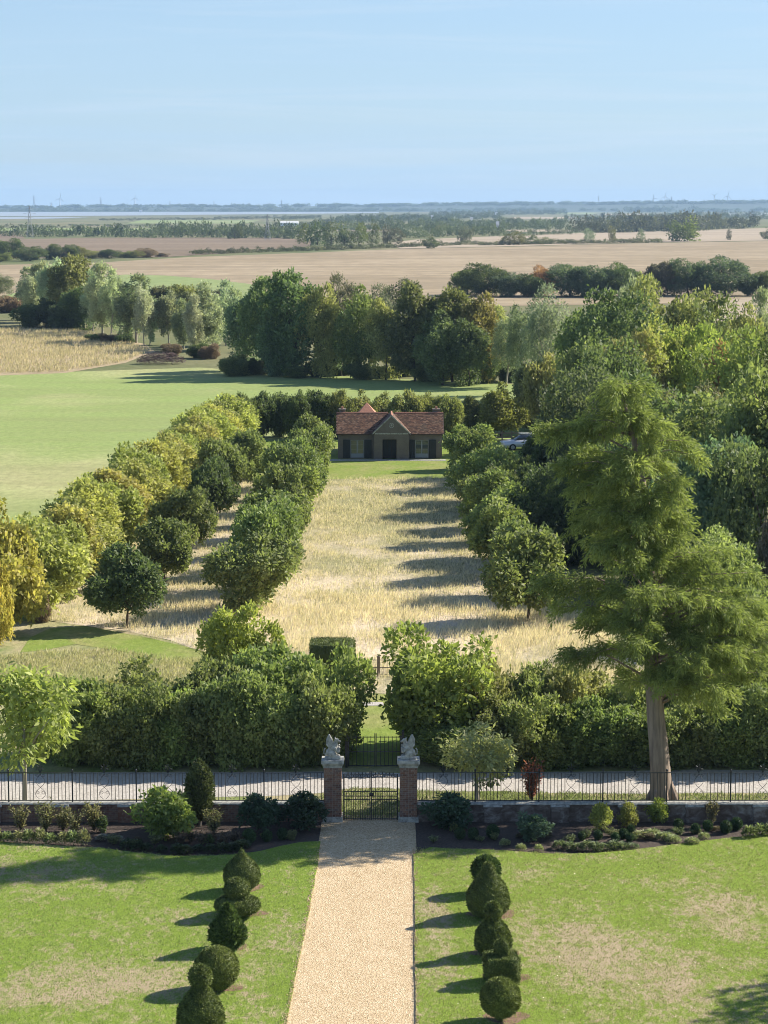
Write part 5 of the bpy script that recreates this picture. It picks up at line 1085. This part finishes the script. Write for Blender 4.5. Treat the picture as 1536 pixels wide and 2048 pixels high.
for (bx, by, ty, w, col, lab) in CT: tree('far', 'far_tree', lab, 'tree', 'far trees beyond the stubble', bx, by, ty, w, tuple(c * 0.72 for c in col))

# ================================================================== FAR WOODS AND HEDGES (each a mass)
minis = []
for i in range(6):
    c, _ = crown_mesh('mini', 0.5, 0.48, 0.48, 9, 0.2, 0.3, 46, 3, 0.21, 0.05, zmin=0.0, fill=0.02)
    n = len(c.vertices); co = np.empty(n * 3); c.vertices.foreach_get('co', co); tn = np.empty(n // 4); c.attributes['tint'].data.foreach_get('value', tn); minis.append((co.reshape(-1, 3), tn)); bpy.data.meshes.remove(c)
def mass(name, label, cat, col, items, var=0.35):
    Vs, Ts = [], []
    for (P, h, w) in items:
        co, tn = minis[random.randrange(6)]; th = random.uniform(0, 6.28); R = np.array([[math.cos(th), -math.sin(th), 0], [math.sin(th), math.cos(th), 0], [0, 0, 1]])
        Vs.append((co @ R.T) * np.array([w, w, h]) + np.array(P)); Ts.append(np.clip(tn * 0.6 + random.random() * 0.5 - 0.05, 0, 1))
    V = np.vstack(Vs); T = np.concatenate(Ts); n = len(V) // 4
    me = bpy.data.meshes.new(name); me.vertices.add(len(V)); me.vertices.foreach_set('co', V.astype(np.float32).ravel()); me.loops.add(len(V)); me.loops.foreach_set('vertex_index', np.arange(len(V), dtype=np.int32)); me.polygons.add(n)
    me.polygons.foreach_set('loop_start', np.arange(0, 4 * n, 4, dtype=np.int32)); a_ = me.attributes.new('tint', 'FLOAT', 'FACE'); a_.data.foreach_set('value', T.astype(np.float32)); me.materials.append(M['leaf']); me.update(calc_edges=True)
    o = put(name, me, color=col); tag(o, label, cat, None, 'stuff'); return o
def line(x0, y0, x1, y1, n, hpx, wpx, jy=0.4):
    out = []
    for i in range(n):
        t = (i + random.uniform(-0.4, 0.4)) / max(1, n - 1); x = x0 + (x1 - x0) * t; y = y0 + (y1 - y0) * t + random.uniform(-jy, jy); P = G(x, y); s_ = PPM(P.y); out.append((P, hpx / s_ * random.uniform(0.65, 1.25), wpx / s_ * random.uniform(0.7, 1.3)))
    return out
mass('hedgerow', 'low hedgerow crossing between the ploughed and stubble fields', 'hedge', (0.08, 0.085, 0.04), line(385, 509, 610, 502, 60, 9, 10) + line(610, 502, 960, 489, 90, 8, 11) + line(960, 491, 1320, 485, 90, 8, 11))
mass('far_tree_line', 'long line of hazy trees beyond the ploughed field on the left', 'tree line', (0.072, 0.092, 0.044), line(-60, 473, 220, 474, 46, 20, 15, 1) + line(240, 474, 600, 477, 60, 21, 15, 1) + line(300, 470, 600, 472, 40, 24, 14, 1))
mass('far_wood', 'brownish hazy wood beyond the pale field on the right', 'wood', (0.068, 0.07, 0.042), line(1150, 465, 1400, 462, 46, 24, 22, 1.5) + line(1180, 458, 1440, 455, 46, 24, 22, 1.5) + line(1230, 452, 1380, 450, 26, 22, 20, 1) + line(1400, 459, 1510, 456, 22, 20, 16, 1))
mass('far_wood', 'hazy grey green trees beyond the central clump', 'wood', (0.075, 0.093, 0.045), line(600, 462, 800, 460, 36, 18, 15, 2) + line(800, 474, 1000, 470, 46, 17, 15, 3) + line(780, 462, 1130, 457, 70, 16, 14, 3) + line(840, 453, 1130, 449, 64, 13, 11, 2) + line(1000, 473, 1150, 468, 22, 12, 10, 1))
mass('far_wood', 'blue hazy woods of the low hills on the right', 'wood', (0.06, 0.078, 0.04), line(680, 440, 1000, 437, 90, 11, 10, 1.5) + line(640, 447, 900, 444, 70, 12, 10, 2) + line(860, 432, 1130, 428, 90, 9, 8, 1) + line(1130, 440, 1350, 437, 46, 10, 9, 2) + line(1000, 424.5, 1250, 421, 90, 7.5, 7, 0.5) + line(1250, 425, 1600, 421, 110, 10, 8, 1) + line(1230, 417.5, 1600, 415, 110, 9, 8, 0.4) + line(1420, 440, 1620, 436, 40, 11, 10, 1.5) + line(1330, 433, 1560, 431, 50, 9, 8, 1))
mass('far_wood', 'scrubby hedges on the marsh by the estuary', 'wood', (0.075, 0.085, 0.055), line(200, 441, 620, 437, 70, 4.5, 9, 1.0) + line(-40, 455, 330, 452, 46, 4.5, 8, 2) + line(560, 452, 660, 449, 22, 7, 9, 1) + line(430, 436, 640, 434, 40, 3.5, 7, 0.4) + line(560, 440, 640, 437, 20, 7, 8, 0.5))
it = []
for i in range(620):
    x = random.uniform(-150, 1700); y = float(np.interp(x, xs, ys)); Yc = random.choice((9400, 9250, 9000)); f = {9400: 1.0, 9250: 0.94, 9000: 0.86}[Yc]; P = AT(x, y, 9400); P = Vector((P.x * Yc / 9400, Yc, P.z * f - 1)); it.append((P, random.uniform(7, 14), random.uniform(18, 42)))
for i in range(260):
    x = random.uniform(-150, 1700); P = AT(x, 418, 8500); it.append((Vector((P.x, 8380 + random.uniform(0, 120), 1)), random.uniform(9, 17), random.uniform(20, 45)))
mass('far_hill_woods', 'blue tree covered skyline across the estuary', 'wood', DRK, it)
bpy.data.objects['far_hills']

# pylons, turbines, sheds and cottages
def pylon(bx, by, ty, label, Y=None):
    P = G(bx, by) if Y is None else Vector((AT(bx, 412, Y).x, Y, AT(bx, by, Y).z)); h = AT(bx, ty, P.y).z - P.z; e = empty('pylon', P, 0.3); tag(e, label, 'pylon', 'electricity pylons'); r = max(0.09, 0.18 / PPM(P.y)) 
    b = MB(); w0, w1 = h * 0.11, h * 0.02
    for sx in (-1, 1):
        for sy in (-1, 1): b.tube([(sx * w0, sy * w0, 0), (sx * w1 * 1.6, sy * w1 * 1.6, h * 0.6), (sx * w1 * .4, sy * w1 * .4, h)], r, 4)
    n = 7
    for i in range(n):
        za, zb = h * i / n, h * (i + 1) / n; wa, wb = [w0 + (w1 - w0) * min(1, z / h * 1.15) for z in (za, zb)]
        for sy in (-1, 1): b.tube([(-wa, sy * wa, za), (wb, sy * wb, zb)], r * 0.6, 3); b.tube([(wa, sy * wa, za), (-wb, sy * wb, zb)], r * 0.6, 3)
    b.build('tower', M['pylon'], e)
    for z, w in ((0.62, 0.16), (0.76, 0.20), (0.90, 0.14)):
        MB().tube([(-h * w, 0, h * z), (0, 0, h * (z + 0.03)), (h * w, 0, h * z)], r * 0.8, 4).build('cross_arm', M['pylon'], e)
pylon(60, 476, 412, 'lattice pylon standing in the far tree line at the left'); pylon(535, 481, 428, 'lattice pylon left of the pale shed')
for i, (x, ty) in enumerate(((68, 391), (202, 394), (340, 402), (428, 402), (563, 400), (1197, 392), (1343, 393))):
    pylon(x, 413, ty, ['pylon on the skyline, farthest left', 'pylon on the skyline between two turbines', 'small skyline pylon right of the second turbine', 'small skyline pylon left of centre', 'thin skyline pylon near the centre', 'thin skyline pylon at the right', 'skyline pylon between the right turbines'][i], 9300)
def turbine(x, hub, tip, Y, rot, label):
    z0 = AT(x, 412, Y).z - 3; e = empty('wind_turbine', (AT(x, 412, Y).x, Y, z0), 0.25); tag(e, label, 'wind turbine', 'wind turbines on the skyline')
    h = AT(x, hub, Y).z - z0; R = (AT(x, tip, Y).z - z0) - h
    MB().tube([(0, 0, 0), (0, 0, h)], [1.9, 1.2], 10).build('tower', M['white'], e); MB().box(-1.3, 1.3, -3.4, 4, h - 1.2, h + 1.6).build('nacelle', M['white'], e)
    r = MB().ball((0, -4.2, h), (1.3, 1.3, 1.3), 8, 6).build('hub', M['white'], e)
    for k in range(3):
        a_ = rot + k * 2.094; d = Vector((math.sin(a_), 0, math.cos(a_))); s_ = Vector((math.cos(a_), 0, -math.sin(a_))); b = MB(); c = Vector((0, -4.2, h))
        b.v += [tuple(c + s_ * -0.6), tuple(c + s_ * 0.6), tuple(c + d * R * .3 + s_ * 1.5), tuple(c + d * R + s_ * 0.3), tuple(c + d * R - s_ * 0.2), tuple(c + d * R * .3 - s_ * 0.9)]; m_ = len(b.v); b.v += [(x_, y_ + 0.5, z_) for (x_, y_, z_) in b.v]
        b.f += [tuple(range(6)), tuple(reversed(range(6, 12)))] + [(i, (i + 1) % 6, (i + 1) % 6 + 6, i + 6) for i in range(6)]; b.build('blade', M['white'], r)
for q in ((120, 397, 386, 9350, 0.15, 'wind turbine on the left skyline with a blade pointing left'), (270, 396, 385, 9350, 0.0, 'wind turbine left of centre on the skyline'), (103, 407, 403, 9400, 0.4, 'tiny far turbine beside the left one'), (1307, 396, 387, 9300, -0.3, 'left turbine of the right hand pair'), (1330, 393, 381, 9300, 0.1, 'right turbine of the right hand pair'), (1428, 391, 383, 9300, 0.9, 'turbine with spread blades at the far right'), (1455, 392, 380, 9300, 0.2, 'last turbine near the right edge'), (1538, 389, 381, 9300, 1.2, 'turbine cut by the right edge')): turbine(*q)
def shed(x0, x1, by, h, dep, label, cat='shed', name='farm_shed', roofm='sheeting', wallm='white'):
    A, B = G(x0, by), G(x1, by); W = B.x - A.x; e = empty(name, ((A.x + B.x) / 2, A.y, 0)); tag(e, label, cat)
    MB().box(-W / 2, W / 2, 0, dep, 0, h).build('wall', M[wallm], e); MB().prism([(-0.4, h + 0.01), (dep / 2, h * 1.55), (dep + 0.4, h + 0.01)], 'x', -W / 2 - 0.3, W / 2 + 0.3).build('roof', M[roofm], e)
    for k in (-0.28, 0.05, 0.3): MB().box(W * k, W * k + W * 0.1, -0.12, -0.01, h * 0.35, h * 0.8).build('window', M['shutter'], e)
shed(561, 596, 452, 3.5, 14, 'long white roofed farm shed left of the central clump')
for x0, x1, by, lab in ((862, 868, 441, 'white cottage in the far woods above the round dark tree'), (941, 946, 448, 'white cottage in the far woods, right of the first'), (993, 998, 462, 'white gabled cottage near the pale field'), (991, 995, 432, 'tiny white house high in the far woods'), (1447, 1452, 419, 'tiny white house on the right skyline wood'), (278, 284, 424.5, 'tiny white house on the far shore')):
    shed(x0, x1, by, 5.5, 9, lab, 'house', 'cottage', 'pylon')

# shade tree standing right of the lawn, outside the view
grow('broad', 'lawn_tree', 'broad tree right of the lawn throwing shade on its corner', 'tree', None, Vector((24.6, 67.2, 0)), 9.6, 7.0, OAK)
grow('oak', 'lawn_tree', 'smaller tree right of the lawn casting a patch of shade', 'tree', None, Vector((22.5, 72.2, 0)), 6.0, 3.6, OAK)

# ================================================================== GRASS
def inside(px, py, poly):
    r = np.zeros(len(px), bool); j = len(poly) - 1
    for i in range(len(poly)):
        xi, yi = poly[i]; xj, yj = poly[j]; c = ((yi > py) != (yj > py)) & (px < (xj - xi) * (py - yi) / (yj - yi + 1e-12) + xi); r ^= c; j = i
    return r
def blades(name, label, poly, n, h0, h1, w, col, keep=None, per=5, spread=0.10, z=0.02, clump=0.0):
    P = [tuple(G(x, y).xy) for x, y in poly]; A = np.array(P); lo, hi = A.min(0), A.max(0); pts = np.empty((0, 2))
    while len(pts) < n:
        q = RNG.uniform(lo, hi, (n * 2, 2)); k = inside(q[:, 0], q[:, 1], P)
        if clump: k &= (np.sin(q[:, 0] * 0.9 + np.sin(q[:, 1] * 0.35) * 2) * np.sin(q[:, 1] * 0.5 + np.sin(q[:, 0] * 0.4) * 2) + RNG.normal(size=len(q)) * 0.6) > clump
        pts = np.vstack([pts, q[k]])
    pts = pts[:n]; tt = RNG.random(n); p = np.zeros((n * per, 3)); p[:, :2] = np.repeat(pts, per, 0) + RNG.normal(size=(n * per, 2)) * spread; p[:, 2] = z
    d = rdir(n * per) * 0.45; d[:, 2] = np.abs(d[:, 2]) + 0.85; d[:, 0] += 0.12; nr = rdir(n * per); nr[:, 2] *= 0.2
    L = np.repeat(RNG.uniform(h0, h1, n), per) * RNG.uniform(0.6, 1.15, n * per)
    t = 0.5 * np.repeat(tt, per) + 0.5 * RNG.random(n * per)
    o = put(name, leaf_mesh(name, p, d, unit(nr), L, w, t, M['straw']), color=col); tag(o, label, 'grass', None, 'stuff'); return o
blades('dry_grass', 'tall pale dry grass of the avenue meadow', MEADOW, 42000, 0.12, 0.40, 0.020, (0.58, 0.485, 0.345), per=4, clump=-0.35)
blades('green_grass', 'greener grass mixed into the avenue meadow', MEADOW, 9000, 0.1, 0.28, 0.022, (0.22, 0.215, 0.09), per=4, clump=0.25)
blades('tall_dry_grass', 'taller pale grass at the near end of the meadow', [(560, 1370), (425, 1312), (250, 1262), (330, 1200), (620, 1190), (1000, 1200), (1140, 1215), (1330, 1372), (900, 1390)], 9000, 0.3, 0.62, 0.022, (0.59, 0.49, 0.35), per=4, clump=0.1)
blades('rough_grass_blades', 'rough half dry grass left below the oaks', [(-40, 1400), (420, 1390), (560, 1370), (430, 1322), (330, 1318), (240, 1302), (90, 1305), (-40, 1320)], 5000, 0.12, 0.32, 0.03, (0.38, 0.34, 0.17), per=4, clump=0.0)
blades('verge_grass', 'short grass on the verge behind the railings', [(660, 1640), (820, 1640), (1560, 1607), (1560, 1590), (1300, 1590), (900, 1585), (700, 1578), (640, 1592)], 5000, 0.06, 0.16, 0.022, (0.17, 0.20, 0.065), per=4)
blades('straw_blades', 'pale dry grass of the far straw strip', [(-20, 748), (130, 744), (250, 724), (300, 702), (230, 678), (150, 664), (-20, 658)], 9000, 0.4, 0.9, 0.07, (0.43, 0.345, 0.215), per=3, clump=-0.2, spread=0.2)
blades('lawn_blades', 'short uneven lawn grass left of the path', [(-60, 2070), (568, 2070), (636, 1700), (480, 1712), (350, 1716), (200, 1700), (-60, 1690)], 26000, 0.03, 0.075, 0.016, (0.24, 0.30, 0.075), per=3, z=0.072, spread=0.04)
blades('lawn_blades', 'short uneven lawn grass right of the path', [(836, 2070), (1600, 2070), (1600, 1672), (1470, 1678), (1300, 1700), (1150, 1712), (1000, 1705), (832, 1700)], 30000, 0.03, 0.075, 0.016, (0.26, 0.28, 0.085), per=3, z=0.072, spread=0.04)

# fallen leaves on the lawns and stray stones at the path edge
def litter(name, label, poly, n, L, col, z):
    P = [tuple(G(x, y).xy) for x, y in poly]; A = np.array(P); q = RNG.uniform(A.min(0), A.max(0), (n * 3, 2)); q = q[inside(q[:, 0], q[:, 1], P)][:n]; m_ = len(q)
    p = np.column_stack([q, np.full(m_, z)]); d = rdir(m_); d[:, 2] *= 0.2; nr = rdir(m_) * 0.4; nr[:, 2] += 1
    o = put(name, leaf_mesh(name, p, d, unit(nr), L * RNG.uniform(0.6, 1.3, m_), L * 0.6, RNG.random(m_), M['leaf']), color=col); tag(o, label, 'leaf litter', None, 'stuff')
LL_ = [(-40, 2060), (560, 2060), (630, 1715), (350, 1720), (-40, 1700)]; RL_ = [(840, 2060), (1580, 2060), (1580, 1685), (1150, 1715), (835, 1705)]
litter('fallen_leaves', 'scattered brown fallen leaves on the left lawn', LL_, 900, 0.07, (0.20, 0.13, 0.06), 0.095)
litter('fallen_leaves', 'scattered brown fallen leaves on the right lawn', RL_, 1100, 0.07, (0.20, 0.13, 0.06), 0.095)
litter('daisies', 'tiny white daisies dotted over the right lawn', RL_, 110, 0.05, (0.6, 0.6, 0.55), 0.13)
sv, sf = [], []
for pe, sg in ((PE_L, -1), (PE_R, 1)):
    for i in range(900):
        k = random.randrange(len(pe) - 1); t = random.random(); x = pe[k][0] + (pe[k + 1][0] - pe[k][0]) * t + sg * abs(random.gauss(0, 5)) - sg * 2; y = pe[k][1] + (pe[k + 1][1] - pe[k][1]) * t
        if y < 1700 or y > 2080: continue
        g = G(x, y); s_ = random.uniform(0.012, 0.028); z_ = 0.085; n_ = len(sv)
        sv += [(g.x + s_, g.y, z_), (g.x - s_ * .6, g.y + s_, z_), (g.x - s_ * .6, g.y - s_, z_), (g.x, g.y, z_ + s_ * 1.3), (g.x, g.y, z_ - s_)]
        sf += [(n_, n_ + 1, n_ + 3), (n_ + 1, n_ + 2, n_ + 3), (n_ + 2, n_, n_ + 3), (n_ + 1, n_, n_ + 4), (n_ + 2, n_ + 1, n_ + 4), (n_, n_ + 2, n_ + 4)]
me = bpy.data.meshes.new('stray_gravel'); me.from_pydata(sv, [], sf); me.materials.append(M['gravel']); tag(put('stray_gravel', me), 'stray gravel stones spilled along the path edges', 'gravel', None, 'stuff')
# ================================================================== HAZE
b = MB().box(-14500, 14500, -160, 16000, -1.0, 125); hz = b.build('haze', M['iron']); hz['kind'] = 'stuff'; hz['label'] = 'thin blue summer haze over the whole plain'
m = bpy.data.materials.new('haze_air'); m.use_nodes = True; t = m.node_tree; t.nodes.clear(); o = t.nodes.new('ShaderNodeOutputMaterial'); v = t.nodes.new('ShaderNodeVolumePrincipled')
v.inputs['Color'].default_value = (0.48, 0.71, 1.0, 1); v.inputs['Density'].default_value = 0.000068; v.inputs['Anisotropy'].default_value = 0.1
t.links.new(v.outputs[0], o.inputs['Volume']); hz.data.materials.clear(); hz.data.materials.append(m)
print('objects', len(bpy.data.objects), 'faces', sum(len(m_.polygons) for m_ in bpy.data.meshes))
